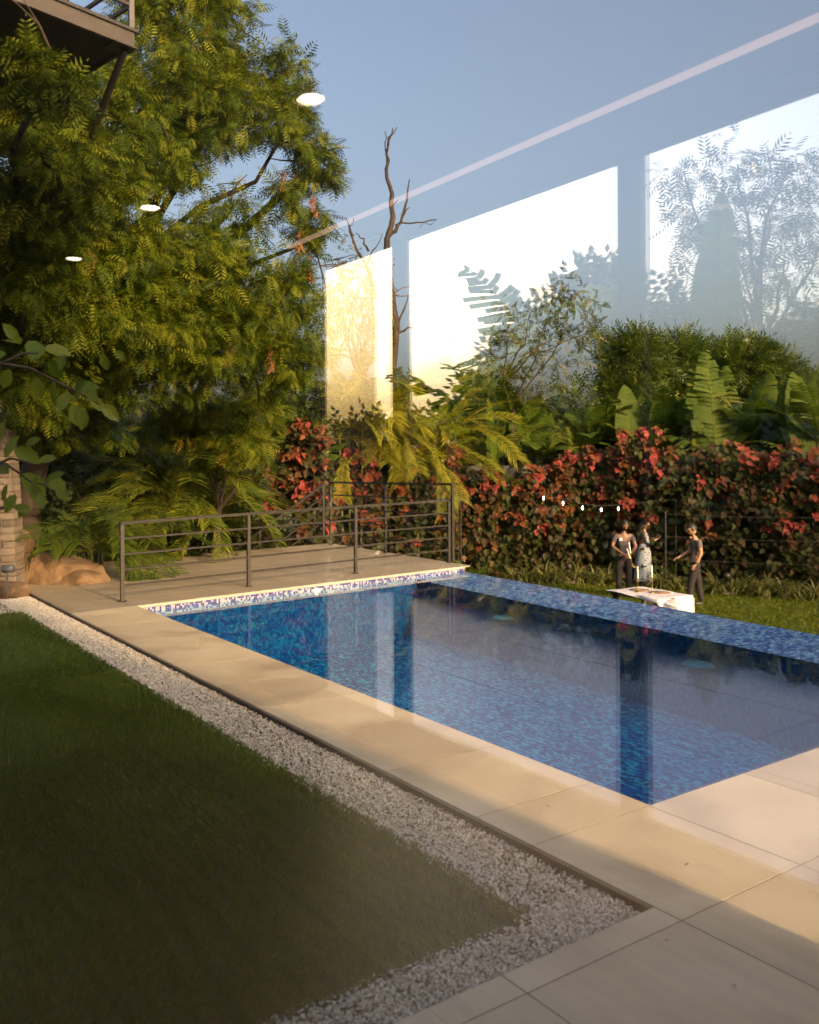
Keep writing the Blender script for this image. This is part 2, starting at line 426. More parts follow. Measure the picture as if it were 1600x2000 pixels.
# ================================================================== DECK
def tile_mat(name, cols, rough):
    m, nt, b = mat(name)
    tc = N(nt, 'ShaderNodeTexCoord'); geo = N(nt, 'ShaderNodeNewGeometry'); oi = N(nt, 'ShaderNodeObjectInfo')
    n1 = N(nt, 'ShaderNodeTexNoise'); n1.inputs['Scale'].default_value = 2.4; n1.inputs['Detail'].default_value = 9
    ad = N(nt, 'ShaderNodeVectorMath', operation='ADD'); nt.links.new(geo.outputs['Position'], ad.inputs[0])
    sc = N(nt, 'ShaderNodeVectorMath', operation='SCALE'); sc.inputs[0].default_value = (37, 19, 5); nt.links.new(oi.outputs['Random'], sc.inputs['Scale']); nt.links.new(sc.outputs[0], ad.inputs[1])
    nt.links.new(ad.outputs[0], n1.inputs['Vector'])
    rp = ramp(nt, [(.25, cols[0]), (.5, cols[1]), (.8, cols[2])]); nt.links.new(n1.outputs['Fac'], rp.inputs[0])
    # broad water stains that run over the joints, and fine grain
    n2 = N(nt, 'ShaderNodeTexNoise'); n2.inputs['Scale'].default_value = 1.1; n2.inputs['Detail'].default_value = 7; n2.inputs['Distortion'].default_value = .8
    nt.links.new(geo.outputs['Position'], n2.inputs['Vector'])
    r2 = ramp(nt, [(.36, (.80, .77, .74)), (.50, (1, 1, 1)), (.66, (1.0, 1.0, 1.0)), (.80, (.90, .885, .87))]); nt.links.new(n2.outputs['Fac'], r2.inputs[0])
    n3 = N(nt, 'ShaderNodeTexNoise'); n3.inputs['Scale'].default_value = 160; n3.inputs['Detail'].default_value = 3; nt.links.new(geo.outputs['Position'], n3.inputs['Vector'])
    r3 = ramp(nt, [(.3, (.90, .89, .88)), (.6, (1, 1, 1))]); nt.links.new(n3.outputs['Fac'], r3.inputs[0])
    mr = N(nt, 'ShaderNodeMapRange'); mr.inputs['To Min'].default_value = .88; mr.inputs['To Max'].default_value = 1.08; nt.links.new(oi.outputs['Random'], mr.inputs['Value'])
    cur = rp.outputs[0]
    for o_ in (r2.outputs[0], r3.outputs[0], mr.outputs[0]):
        mx = N(nt, 'ShaderNodeMix', data_type='RGBA', blend_type='MULTIPLY'); mx.inputs[0].default_value = 1.0
        nt.links.new(cur, mx.inputs[6]); nt.links.new(o_, mx.inputs[7]); cur = mx.outputs[2]
    nt.links.new(cur, b.inputs['Base Color'])
    rr = N(nt, 'ShaderNodeMapRange'); rr.inputs['To Min'].default_value = rough - .1; rr.inputs['To Max'].default_value = rough + .18; nt.links.new(n2.outputs['Fac'], rr.inputs['Value']); nt.links.new(rr.outputs[0], b.inputs['Roughness'])
    bp = N(nt, 'ShaderNodeBump'); bp.inputs['Strength'].default_value = .08; bp.inputs['Distance'].default_value = .004; nt.links.new(n3.outputs['Fac'], bp.inputs['Height']); nt.links.new(bp.outputs[0], b.inputs['Normal'])
    return m
M_TILE = tile_mat('deck_tile', ((.50, .415, .275), (.57, .48, .33), (.63, .54, .385)), .45)
M_TILE2 = tile_mat('deck_tile_dusty', ((.475, .395, .265), (.54, .455, .315), (.60, .515, .365)), .5)
M_TILE3 = noise_mat('darker_tile', [(0.25, (0.27, 0.225, 0.155)), (0.5, (0.32, 0.265, 0.185)), (0.8, (0.38, 0.315, 0.225))], 2.2, 0.5, 0.06, 60, detail=9)  # darker tone than the near tiles, far deck only
M_TILE4 = noise_mat('darker_tile_dusty', [(0.25, (0.25, 0.205, 0.14)), (0.5, (0.30, 0.25, 0.17)), (0.8, (0.35, 0.29, 0.205))], 2.9, 0.5, 0.06, 60, detail=9)
M_JOINT = noise_mat('tile_joint', [(0.3, (0.045, 0.036, 0.026)), (0.7, (0.085, 0.068, 0.05))], 20, 0.9)
M_RISER = noise_mat('deck_riser', [(0.3, (0.085, 0.055, 0.036)), (0.7, (0.15, 0.10, 0.07))], 12, 0.8, 0.2)
GRAV_A, GRAV_B, TURF_A, TURF_B = 2.11, 2.565, 2.36, 2.20
FAR_A = 11.6
deck = tag(empty('pool_deck'), kind='structure')
deck['label'] = 'beige tiled deck around the pool'
def tile(poly, parent=deck, th=0.018, gap=0.0052, name='tile', bev=0.0006, ms=None):
    """one tile from its plan outline"""
    poly = np.asarray(poly, float); c = poly.mean(0)
    area = 0.5 * np.sum(poly[:, 0] * np.roll(poly[:, 1], -1) - np.roll(poly[:, 0], -1) * poly[:, 1])
    if area < 0: poly = poly[::-1]
    if abs(area) < 0.004: return
    k = len(poly)
    def inset(d):
        out = []
        for i in range(k):
            a, b_, cc = poly[i - 1], poly[i], poly[(i + 1) % k]
            e1 = (b_ - a) / np.linalg.norm(b_ - a); e2 = (cc - b_) / np.linalg.norm(cc - b_)
            n1 = np.array([-e1[1], e1[0]]); n2 = np.array([-e2[1], e2[0]])
            out.append(b_ + (n1 + n2) * d / (1 + n1 @ n2))
        return np.array(out)
    p0 = inset(gap / 2); p1 = inset(gap / 2 + bev)
    dz = rng.uniform(-0.0003, 0.0003)
    vs = [(*(q - c), -th) for q in p0] + [(*(q - c), -bev + dz) for q in p0] + [(*(q - c), dz) for q in p1]
    fs = [[i, (i + 1) % k, k + (i + 1) % k, k + i] for i in range(k)] + [[k + i, k + (i + 1) % k, 2 * k + (i + 1) % k, 2 * k + i] for i in range(k)] + [list(range(2 * k, 3 * k))]
    me = bpy.data.meshes.new(name); me.from_pydata(vs, [], fs); me.update()
    o = link(name, me, (ms or (M_TILE, M_TILE2))[int(rng.random() < .4)], parent, (c[0], c[1], 0))
    return o
def clip(poly, n, d):
    """keep the side n.x <= d"""
    out = []; poly = [np.asarray(p, float) for p in poly]
    for i in range(len(poly)):
        a, b_ = poly[i], poly[(i + 1) % len(poly)]
        fa, fb = n @ a - d, n @ b_ - d
        if fa <= 0: out.append(a)
        if (fa < 0 < fb) or (fb < 0 < fa): out.append(a + (b_ - a) * fa / (fa - fb))
    return out
def abr(a0, a1, b0, b1): return [AX * a0 + BX * b0, AX * a0 + BX * b1, AX * a1 + BX * b1, AX * a1 + BX * b0]
dAp = (Pf - Pn) / np.linalg.norm(Pf - Pn); nA = np.array([dAp[1], -dAp[0]])
if nA @ (Pc - Pn) < 0: nA = -nA                       # points into the pool
dB = (Pc - Pn) / np.linalg.norm(Pc - Pn); nB = np.array([-dB[1], dB[0]])
if nB @ (Pf - Pn) < 0: nB = -nB                       # points into the pool
dF = (Pr - Pf) / np.linalg.norm(Pr - Pf); nF = np.array([-dF[1], dF[0]])
if nF @ (Pn - Pf) > 0: nF = -nF                       # away from the pool
lip = 0.012
# side coping
pnA = float(AX @ Pn); pnB = float(BX @ Pn)
edges = [pnA, pnA + 0.37] + [pnA + 0.37 + 0.735 * k for k in range(1, 13)]
pfA = float(AX @ Pf)
for a0, a1 in zip(edges[:-1], edges[1:]):
    pol = abr(a0, a1, GRAV_B, 4.2)
    pol = clip(pol, nA, nA @ Pn + lip)
    pol = clip(pol, nF, nF @ Pf)
    if len(pol) > 2: tile(pol)
# near deck: rows at the joint lines of the photograph
bs = [GRAV_B - 0.73 * k for k in range(6, 0, -1)] + [GRAV_B, pnB] + [pnB + 0.74 * k for k in range(1, 5)]
as_ = [-0.22, 0.52, 1.26, 1.99, pnA]
for b0, b1 in zip(bs[:-1], bs[1:]):
    for a0, a1 in zip(as_[:-1], as_[1:]):
        if a1 <= 1.0: continue
        pol = abr(max(a0, 1.02), a1, b0, b1)
        if b1 <= GRAV_B + .01: pol = clip(pol, AX, GRAV_A)
        elif b0 > pnB - .01: pol = clip(pol, nB, nB @ Pn + lip)
        if len(pol) > 2: tile(pol)
# far deck
deck_back = G(645, 1061)[:2]
far_r = G(909, 1103)[:2]
dR = (deck_back - far_r) / np.linalg.norm(deck_back - far_r); nR = np.array([dR[1], -dR[0]])
if nR @ (Pf - far_r) > 0: nR = -nR
for i in range(-9, 14):
    for j in range(0, 12):
        o0 = Pf - nF * lip + dF * (0.62 * i) + nF * (0.62 * j)
        pol = [o0, o0 + dF * .62, o0 + dF * .62 + nF * .62, o0 + nF * .62]
        pol = clip(pol, nR, nR @ far_r)
        if len(pol) < 3: continue
        pol = clip(pol, nF, nF @ deck_back)
        if len(pol) < 3: continue
        pol = clip(pol, -BX, -GRAV_B)
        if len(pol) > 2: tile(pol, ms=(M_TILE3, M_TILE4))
# bed and visible edges of the deck
mb = MB()
def sheet(poly, z): 
    k = len(poly)
    if k == 4: mb.add([[*p, z] for p in poly], [[0, 1, 2, 3]])
    else:
        for i in range(1, k - 1): mb.add([[*poly[0], z], [*poly[i], z], [*poly[i + 1], z], [*poly[i + 1], z - 1e-5]], [[0, 1, 2, 3]])
zb = -0.0009
mb.add([[*(AX * pnA + BX * GRAV_B), zb], [*Pn, zb], [*Pf, zb], [*(AX * (FAR_A + 1.3) + BX * GRAV_B), zb]], [[0, 1, 2, 3]])
mb.add([[*p, zb] for p in abr(1.02, pnA, GRAV_B, pnB + 3)], [[0, 1, 2, 3]])
mb.add([[*p, zb - .0004] for p in abr(pfA - 1, FAR_A + 1.3, GRAV_B, GRAV_B + .66)], [[0, 1, 2, 3]])
mb.add([[*p, zb] for p in abr(1.02, GRAV_A, -2.0, GRAV_B)], [[0, 1, 2, 3]])
fb = [Pf, far_r, deck_back, deck_back - dF * 6.5, Pf - dF * 1.0 ]
mb.add([[*Pf, zb], [*far_r, zb], [*deck_back, zb], [*(deck_back - dF * 4.6), zb]], [[0, 1, 2, 3]])
mb.build('joint_bed', M_JOINT, deck)
mb = MB()
def riser(p, q, z0, z1): mb.add([[*p, z0], [*q, z0], [*q, z1], [*p, z1]], [[0, 1, 2, 3]])
riser(AX * GRAV_A + BX * (GRAV_B + .001), AX * 13 + BX * (GRAV_B + .001), -.2, -.019)
riser(AX * (GRAV_A + -.001) + BX * -2, AX * (GRAV_A - .001) + BX * GRAV_B, -.2, -.019)
riser(far_r, deck_back, -1.5, -.019); riser(deck_back, deck_back - dF * 6, -1.5, -.019)
riser(PrO, far_r, -1.5, -.019)
mb.build('riser', M_RISER, deck)
# white chalky lip along the far coping
mb = MB()
mb.bar([*(Pf + inw[:2] * .01), -.0155], [*(PrO + inw[:2] * .01), -.0155], .03, .03)
mb.build('coping_lip', noise_mat('lip', [(0.3, (.42, .37, .29)), (.7, (.56, .49, .39))], 14, .6), deck)

# ================================================================== GRAVEL AND TURF
M_GRAVEL = leaf_mat('gravel_stone', [(0, (0.26, 0.21, 0.16)), (0.25, (0.58, 0.52, 0.43)), (0.6, (0.76, 0.71, 0.62)), (1, (0.88, 0.85, 0.78))], 0.0, 0.7, 0.3)
bed = MB()
bed.add([[*p, -0.055] for p in abr(GRAV_A, 13.0, -3.0, GRAV_B)], [[0, 1, 2, 3]])
tag(bed.build('gravel_bed', M_EARTH), kind='structure')
ga = []
n1 = 42000
ga.append(np.stack([rng.uniform(GRAV_A + .01, 11.9, n1), rng.uniform(TURF_B - .04, GRAV_B - .012, n1)], 1))
n2_ = 13000
ga.append(np.stack([rng.uniform(GRAV_A + .012, TURF_A + .03, n2_), rng.uniform(-.6, GRAV_B - .012, n2_)], 1))
n3_ = 5000
ga.append(np.stack([rng.uniform(10.55, 11.9, n3_), rng.uniform(1.0, TURF_B, n3_)], 1))
ga = np.vstack(ga); ng = len(ga)
gp_ = np.concatenate([ga[:, :1] * AX + ga[:, 1:] * BX, (-0.05 + rng.uniform(0, .018, (ng, 1)))], 1)
TVs = np.array([[1, 0, 0], [.25, .9, .1], [-.8, .55, 0], [-.75, -.6, .1], [.3, -.95, 0], [.1, .1, .62]], float)
TFs = np.array([[0, 1, 5], [1, 2, 5], [2, 3, 5], [3, 4, 5], [4, 0, 5]])
tilt = unit(np.stack([rng.normal(0, .5, ng), rng.normal(0, .5, ng), np.ones(ng)], 1))
V, Fc, vv = scatter(TVs, TFs, gp_, frames(rsph(ng), tilt), rng.uniform(.0038, .0085, ng), rng.beta(2.2, 2.0, ng))
tag(link('gravel', mesh_np('gravel', V, Fc, vv), M_GRAVEL), 'grey and white gravel strip between the turf and the deck', 'gravel', kind='stuff')

M_TURFBASE = noise_mat('turf_base', [(0.3, (0.012, 0.026, 0.005)), (0.7, (0.022, 0.042, 0.008))], 6, 0.95)
mb = MB(); mb.box((-2.5, TURF_A, -.056), (TURF_B, 10.62, -.034), Matrix.Rotation(HOUSE_ROT, 4, 'Z'))
tag(mb.build('artificial_lawn', M_TURFBASE), kind='structure')
nt_ = 230000
ta = rng.uniform(TURF_A, 10.62, nt_); tb = rng.uniform(0.0, TURF_B, nt_)
keepb = rng.uniform(0, 1, nt_) < np.clip(6.5 / ta, 0.45, 1.0) 
ta, tb = ta[keepb], tb[keepb]; nt_ = len(ta)
tb += 0.012 * np.sin(ta * 37) * (tb > TURF_B - .04)
tp = np.stack([ta * AX[0] + tb * BX[0], ta * AX[1] + tb * BX[1], np.full(nt_, -.034)], 1)
# pile leans in drifting directions
ph = np.sin(ta * 2.1 + tb * 1.7) * 1.3 + np.sin(ta * .7 - tb * 3.1) * 1.5
lean = np.stack([np.cos(ph) * .55, np.sin(ph) * .55, np.ones(nt_)], 1) + rng.normal(0, .38, (nt_, 3))
TVt = np.array([[-.09, 0, 0], [.09, 0, 0], [0, 1, .15]])
V, Fc, vv = scatter(TVt, TFb, tp, frames(lean, rsph(nt_)), rng.uniform(.018, .034, nt_), rng.uniform(0, 1, nt_))
M_TURF = leaf_mat('turf_pile', [(0, (0.045, 0.085, 0.006)), (0.55, (0.095, 0.155, 0.010)), (0.85, (0.16, 0.21, 0.018)), (1, (0.24, 0.22, 0.04))], 0.2, 0.55, 0.3)
tag(link('turf_pile', mesh_np('turf_pile', V, Fc, vv), M_TURF), 'dense green pile of the artificial lawn beside the gravel', 'turf', kind='stuff')

# ================================================================== THE HOUSE ROOM THE PICTURE IS TAKEN FROM
M_WALL = noise_mat('room_wall', [(0.3, (0.075, 0.058, 0.044)), (0.7, (0.10, 0.078, 0.060))], 3, 0.85)
M_CEIL = noise_mat('ceiling_paint', [(0.3, (0.10, 0.095, 0.09)), (0.7, (0.12, 0.115, 0.11))], 3, 0.9)
M_OUTER = noise_mat('render_wall', [(0.3, (0.45, 0.41, 0.35)), (0.7, (0.52, 0.48, 0.42))], 2, 0.9, 0.1)
M_PALE = emit_mat('faint_glow_strip', (1.0, 0.60, 0.42), 0.17)  # faint warm emission put on the ceiling channel
M_FRAME = noise_mat('window_frame', [(0.3, (0.018, 0.018, 0.02)), (0.7, (0.026, 0.026, 0.028))], 12, 0.5)
M_WOOD = noise_mat('floor_wood', [(0.25, (0.26, 0.12, 0.035)), (0.6, (0.38, 0.19, 0.06)), (0.8, (0.44, 0.23, 0.08))], 3, 0.45, 0.02, 30, stretch=(6, 0.6, 1))
M_PANE = glassy('window_glass', 0.27, 0.70, (1.0, 0.975, 0.965))
M_SIDEPANE = glassy('side_glass', 0.02, 0.9, (0.97, 0.98, 0.97))
house = tag(empty('house', (0, 0, 0), HOUSE_ROT), 'house with a glazed room whose ceiling and windows mirror in the pane', 'house')
PA, WB, CZ = 1.0, 2.80, 2.95
def hbox(name, lo, hi, m, parent=house):
    mb = MB(); mb.box(lo, hi); return mb.build(name, m, parent)
# room floor: boards
rf = tag(empty('room_floor', (0, 0, 0), HOUSE_ROT), kind='structure')
for kb in range(5):
    for ka in range(4):
        mb = MB(); b0 = -3.5 + kb * 1.262; a0 = -5 + ka * 1.488
        mb.box((b0 + .0015, a0 + .0015, -.05), (b0 + 1.2605, a0 + 1.4865, 0.0)); mb.build('slab', M_WOOD, rf)
tag(hbox('ceiling', (-3.5, -5, CZ), (WB + .12, PA - .001, CZ + .1), M_CEIL, None), kind='structure').rotation_euler = (0, 0, HOUSE_ROT)
hbox('back_wall', (-9, -5.2, -.3), (WB + .15, -5.001, 3.1), M_WALL)
hbox('partition_wall', (-3.7, -5, 0.002), (-3.501, PA, CZ - .002), M_WALL)
hbox('side_wall', (WB, -5, 0.002), (WB + .04, -2.94, CZ - .002), M_WALL)
hbox('upper_storey', (-9, -9, CZ + .101), (WB + .15, PA + .02, 6.9), M_OUTER)
hbox('side_wing', (-9, -5, -.3), (-3.71, PA + .01, CZ + .1), M_OUTER)
# side windows
hbox('sill', (WB, -2.939, 0.002), (WB + .04, PA + .05, .178), M_FRAME)
hbox('window_head', (WB, -2.939, 2.835), (WB + .04, PA + .05, CZ - .003), M_FRAME)
for a0, a1 in ((-2.138, -2.005), (-.495, -.362), (PA - .04, PA + .05)):
    hbox('mullion', (WB, a0, .18), (WB + .04, a1, 2.833), M_FRAME)
for a0, a1 in ((-2.938, -2.14), (-2.003, -.497), (-.36, PA - .042)):
    hbox('side_pane', (WB + .016, a0, .181), (WB + .024, a1, 2.832), M_SIDEPANE)
# sheer curtain drawn across the narrow end window
def sheer_mat():
    m, nt, b = mat('sheer_curtain'); nt.nodes.remove(b)
    t = N(nt, 'ShaderNodeBsdfTransparent'); t.inputs[0].default_value = (.46, .42, .32, 1)
    d = N(nt, 'ShaderNodeBsdfTranslucent'); d.inputs[0].default_value = (.75, .70, .58, 1)
    ms = N(nt, 'ShaderNodeMixShader'); ms.inputs[0].default_value = .05
    nt.links.new(t.outputs[0], ms.inputs[1]); nt.links.new(d.outputs[0], ms.inputs[2]); nt.links.new(ms.outputs[0], nt.nodes['Material Output'].inputs['Surface'])
    return m
cu = tag(empty('curtain', ab(-2.54, WB - .10, 0), HOUSE_ROT), 'sheer pale curtain over the narrow mirrored window beside the tree', 'curtain')
na, nz = 60, 12
aa = np.linspace(-.40, .38, na); zz = np.linspace(.03, 2.86, nz)
Vc = np.array([[.007 * math.sin(a_ * 38) + .003 * math.sin(a_ * 91 + 1) + .006 * math.sin(z_ * 2 + a_ * 9), a_ + .006 * math.sin(z_ * 3), z_] for a_ in aa for z_ in zz])
link('fabric', mesh_np('fabric', Vc, [[i * nz + k, (i + 1) * nz + k, (i + 1) * nz + k + 1, i * nz + k + 1] for i in range(na - 1) for k in range(nz - 1)], None, True), sheer_mat(), cu)
mb = MB(); mb.tube([(0, -.42, 2.88), (0, .40, 2.88)], .012, 8); mb.build('curtain_rod', M_STEEL, cu, True)
# ceiling channel running along the windows
hbox('ceiling_channel', (2.545, -2.93, CZ - .012), (2.582, PA - .1, CZ - .001), M_PALE)
# the front window the photograph looks through
fw = tag(empty('front_window', (0, 0, 0), HOUSE_ROT), 'large clear window pane filling the view, mirroring the room behind', 'window')
hbox('pane', (-3.49, PA - .012, .05), (WB - .002, PA, CZ - .06), M_PANE, fw)
hbox('bottom_rail', (-3.49, PA - .06, 0.003), (WB - .002, PA + .018, .049), M_FRAME, fw)
hbox('top_rail', (-3.49, PA - .06, CZ - .059), (WB - .002, PA + .018, CZ - .003), M_FRAME, fw)
# downlights
M_LIT = emit_mat('lit_diffuser', (1.0, 0.80, 0.50), 2.4)
for i, (b, a, lab) in enumerate(((1.60, -.89, 'round lit ceiling downlight mirrored against the sky, largest of three'), (1.58, -2.58, 'round lit ceiling downlight mirrored in the tree, middle of three'),
                            (1.56, -3.98, 'small round lit ceiling downlight mirrored in the tree, farthest of three'))):
    q = ab(a, b, CZ)
    t = tag(empty('ceiling_light', q), lab, 'ceiling light', 'ceiling downlights')
    mb = MB(); mb.lathe([(.047, -.004), (.058, -.006), (.062, -.001), (.047, -.001)], n=28); mb.build('trim_ring', M_WHITEPL, t, True)
    mb = MB(); mb.lathe([(.0005, -.003), (.046, -.003)], n=28); mb.build('diffuser', M_LIT, t)
# two upholstered chairs in the room, dim in the mirror image
M_FABRIC = noise_mat('chair_fabric', [(0.3, (0.20, 0.13, 0.05)), (0.7, (0.28, 0.19, 0.08))], 30, 0.9, 0.3, 200)
def tub_chair(a, b, rz, lab):
    t = tag(empty('tub_chair', ab(a, b, 0), rz), lab, 'chair', 'chairs in the room')
    me = bpy.data.meshes.new('seat'); bm = bmesh.new()
    bmesh.ops.create_cube(bm, size=1); bmesh.ops.scale(bm, vec=(.56, .54, .16), verts=bm.verts); bmesh.ops.translate(bm, vec=(0, 0, .38), verts=bm.verts)
    bmesh.ops.bevel(bm, geom=bm.edges[:], offset=.05, segments=3, affect='EDGES'); bm.to_mesh(me); bm.free()
    link('seat', me, M_FABRIC, t)
    mb = MB(); pr = []
    th = np.linspace(-2.2, 2.2, 17)
    for s, (r0, r1) in enumerate(((.30, .37),)):
        inn = np.stack([np.sin(th) * r0, np.cos(th) * r0], 1); out = np.stack([np.sin(th) * r1, np.cos(th) * r1], 1)
        top = .84 - .22 * (np.abs(th) / 2.2) ** 3
        V = np.concatenate([np.c_[inn, np.full(17, .3)], np.c_[inn, top], np.c_[out, top], np.c_[out, np.full(17, .3)]])
        q = [[i + 17 * k, i + 1 + 17 * k, i + 1 + 17 * ((k + 1) % 4), i + 17 * ((k + 1) % 4)] for i in range(16) for k in range(4)]
        mb.add(V, q)
    mb.build('backrest', M_FABRIC, t, True)
    for x, y in ((-.2, -.2), (.2, -.2), (-.2, .2), (.2, .2)):
        mb = MB(); mb.bar((x, y, 0.001), (x, y, .31), .035); mb.build('leg', M_DARKSTEEL, t)
tub_chair(-2.3, -1.35, 2.6, 'round-backed ochre chair dimly mirrored over the turf')
tub_chair(-3.4, -.2, -2.4, 'second ochre chair farther inside the room, dim in the mirror image')

# ================================================================== RAILINGS
def rail_run(name, posts, heights, fracs, lab, m, top_w=.05):
    t = tag(empty(name, posts[0]), lab, 'railing')
    inv = -np.asarray(posts[0])
    k = len(posts)
    for p, h in zip(posts, heights):
        mb = MB(); mb.bar(np.asarray(p) + inv, np.asarray(p) + inv + [0, 0, h - .02], .042); mb.build('post', m, t)
        mb = MB(); mb.box(tuple(np.asarray(p) + inv + [-.045, -.045, .0005]), tuple(np.asarray(p) + inv + [.045, .045, .008])); mb.build('base_plate', m, t)
    for f in fracs:
        for i in range(k - 1):
            a = np.asarray(posts[i]) + inv + [0, 0, heights[i] * f]; b = np.asarray(posts[i + 1]) + inv + [0, 0, heights[i + 1] * f]
            d = unit(b - a); off = 0.0215 if f < .99 else 0
            mb = MB()
            if f > .99: mb.bar(a - d * (.024 if i == 0 else 0.0), b + d * (.0 if i == k - 2 else -.001), top_w, .034)
            else: mb.bar(a + d * off, b - d * off, .022, .022)
            mb.build('top_rail' if f > .99 else 'rail', m, t)
    return t
fp = [G(239, 1175), G(486, 1146), G(695, 1120), G(877, 1099)]
rail_run('railing', fp, [.925, .96, .985, 1.01], [.205, .406, .60, .80, 1.0], 'brown steel railing with five horizontal bars along the far pool edge', M_STEEL)
cp = fp[3] + np.array([.03, .06, 0])
rail_run('railing', [G(879, 1098) + [0.05, .07, 0], G(753, 1080), G(646, 1064)], [1.27, 1.26, 1.25], [.2, .4, .6, .8, 1.0], 'dark taller railing on the outer side of the raised deck', M_DARKSTEEL)
# stair railing going down behind the deck
p0 = np.array([*(deck_back + nF * .16), 1.22]); dn = np.array([*(-dF), 0]) ; L = 3.4
t = tag(empty('stair_railing', (p0[0], p0[1], 0)), 'dark sloping stair railing going down behind the deck', 'railing')
loc0 = np.array([p0[0], p0[1], 0.0])
for dz in (0, -.25, -.5, -.75):
    mb = MB(); mb.bar(p0 + [0, 0, dz] - loc0, p0 + dn * L + [0, 0, dz - .56 * L] - loc0, .04 if dz == 0 else .024); mb.build('top_rail' if dz == 0 else 'rail', M_DARKSTEEL, t)
for s in (.05, 1.6, 3.2):
    q = p0 + dn * s + [0, 0, -.56 * s] - loc0
    mb = MB(); mb.bar(q, q + [0, 0, -1.05], .04); mb.build('post', M_DARKSTEEL, t)
M_CONC = noise_mat('concrete', [(0.3, (0.22, 0.20, 0.17)), (0.7, (0.30, 0.27, 0.23))], 6, 0.9, 0.2)
st = tag(empty('garden_stairs', (p0[0], p0[1], 0)), 'concrete garden stairs going down behind the deck', 'stairs')
for k in range(7):
    q = p0 + dn * (.32 * k + .16) - loc0; zt = -.18 * (k + 1)
    mb = MB(); M4 = np.eye(4); M4[:2, 0] = dF; M4[:2, 1] = nF; M4[:3, 3] = [q[0], q[1], 0]
    mb.box((-.16, .03, -1.45), (.16, 1.1, zt), M4); mb.build('step', M_CONC, st)

# ================================================================== BALCONY PLATFORM, TOP LEFT
C0 = P(263, 93, 8.0); zB = C0[2]
e1 = np.array([-math.sin(R(40.9)), -math.cos(R(40.9)), 0]); e2 = np.array([-math.sin(R(48.6)), math.cos(R(48.6)), 0])
bal = tag(empty('balcony', C0), 'brown steel balcony platform with railing jutting over the tree', 'balcony')
M4 = np.eye(4); M4[:3, 0] = e1; M4[:3, 1] = e2; M4[:3, 2] = [0, 0, 1]
M_BSTEEL = noise_mat('balcony_steel', [(0.3, (0.036, 0.027, 0.020)), (0.7, (0.055, 0.042, 0.031))], 8, 0.5, 0.1)
M_SOFFIT = noise_mat('soffit_board', [(0.3, (0.022, 0.015, 0.010)), (0.7, (0.038, 0.028, 0.02))], 5, 0.8)
mb = MB(); mb.box((.03, .03, .03), (5.4, 2.35, .10), M4); mb.build('soffit', M_SOFFIT, bal)
for lo, hi in (((0, 0, 0), (5.4, .028, .135)), ((0, .0285, 0), (.028, 2.35, .135))):
    mb = MB(); mb.box(lo, hi, M4); mb.build('fascia', M_BSTEEL, bal)
for lo, hi in (((-.03, -.02, .136), (5.4, .06, .165)), ((-.03, .061, .136), (.06, 2.35, .165)), ((-.02, -.02, -.012), (.2, .2, -.001))):
    mb = MB(); mb.box(lo, hi, M4); mb.build('trim', M_STEEL, bal)
mb = MB(); mb.box((.06, .062, .101), (5.4, 2.35, .14), M4); mb.build('floor_slab', M_CONC, bal)
def bl(x, y, z): return e1 * x + e2 * y + np.array([0, 0, z])
for x, y in ((.02, .02), (1.5, .02), (3.0, .02), (4.5, .02), (.02, 1.2), (.02, 2.3)):
    mb = MB(); mb.bar(bl(x, y, .166), bl(x, y, 1.2), .045); mb.build('post', M_STEEL, bal)
for z in (.38, .62, .86, 1.2):
    mb = MB(); mb.bar(bl(.05, .02, z), bl(5.4, .02, z), .03 if z < 1 else .05); mb.build('rail', M_STEEL, bal)
    mb = MB(); mb.bar(bl(.02, .05, z), bl(.02, 2.35, z), .03 if z < 1 else .05); mb.build('rail', M_STEEL, bal)
q0 = bl(.06, .06, -.012); q1 = P(18, 690, 11.6) - C0
mb = MB(); mb.tube([q0, q0 * .5 + q1 * .5, q1], .032, 10); mb.build('strut', M_STEEL, bal, True)
mb = MB(); mb.tube([q1 + [0, 0, .1], q1 + [0, 0, 0], q1 * [1, 1, 0] + [0, 0, LZ - C0[2]]], .07, 10); mb.build('column', M_STEEL, bal, True)
mb = MB(); mb.box((3.2, .3, -zB - 1.0), (5.4, 2.3, .029), M4); mb.build('support_wall', M_OUTER, bal)

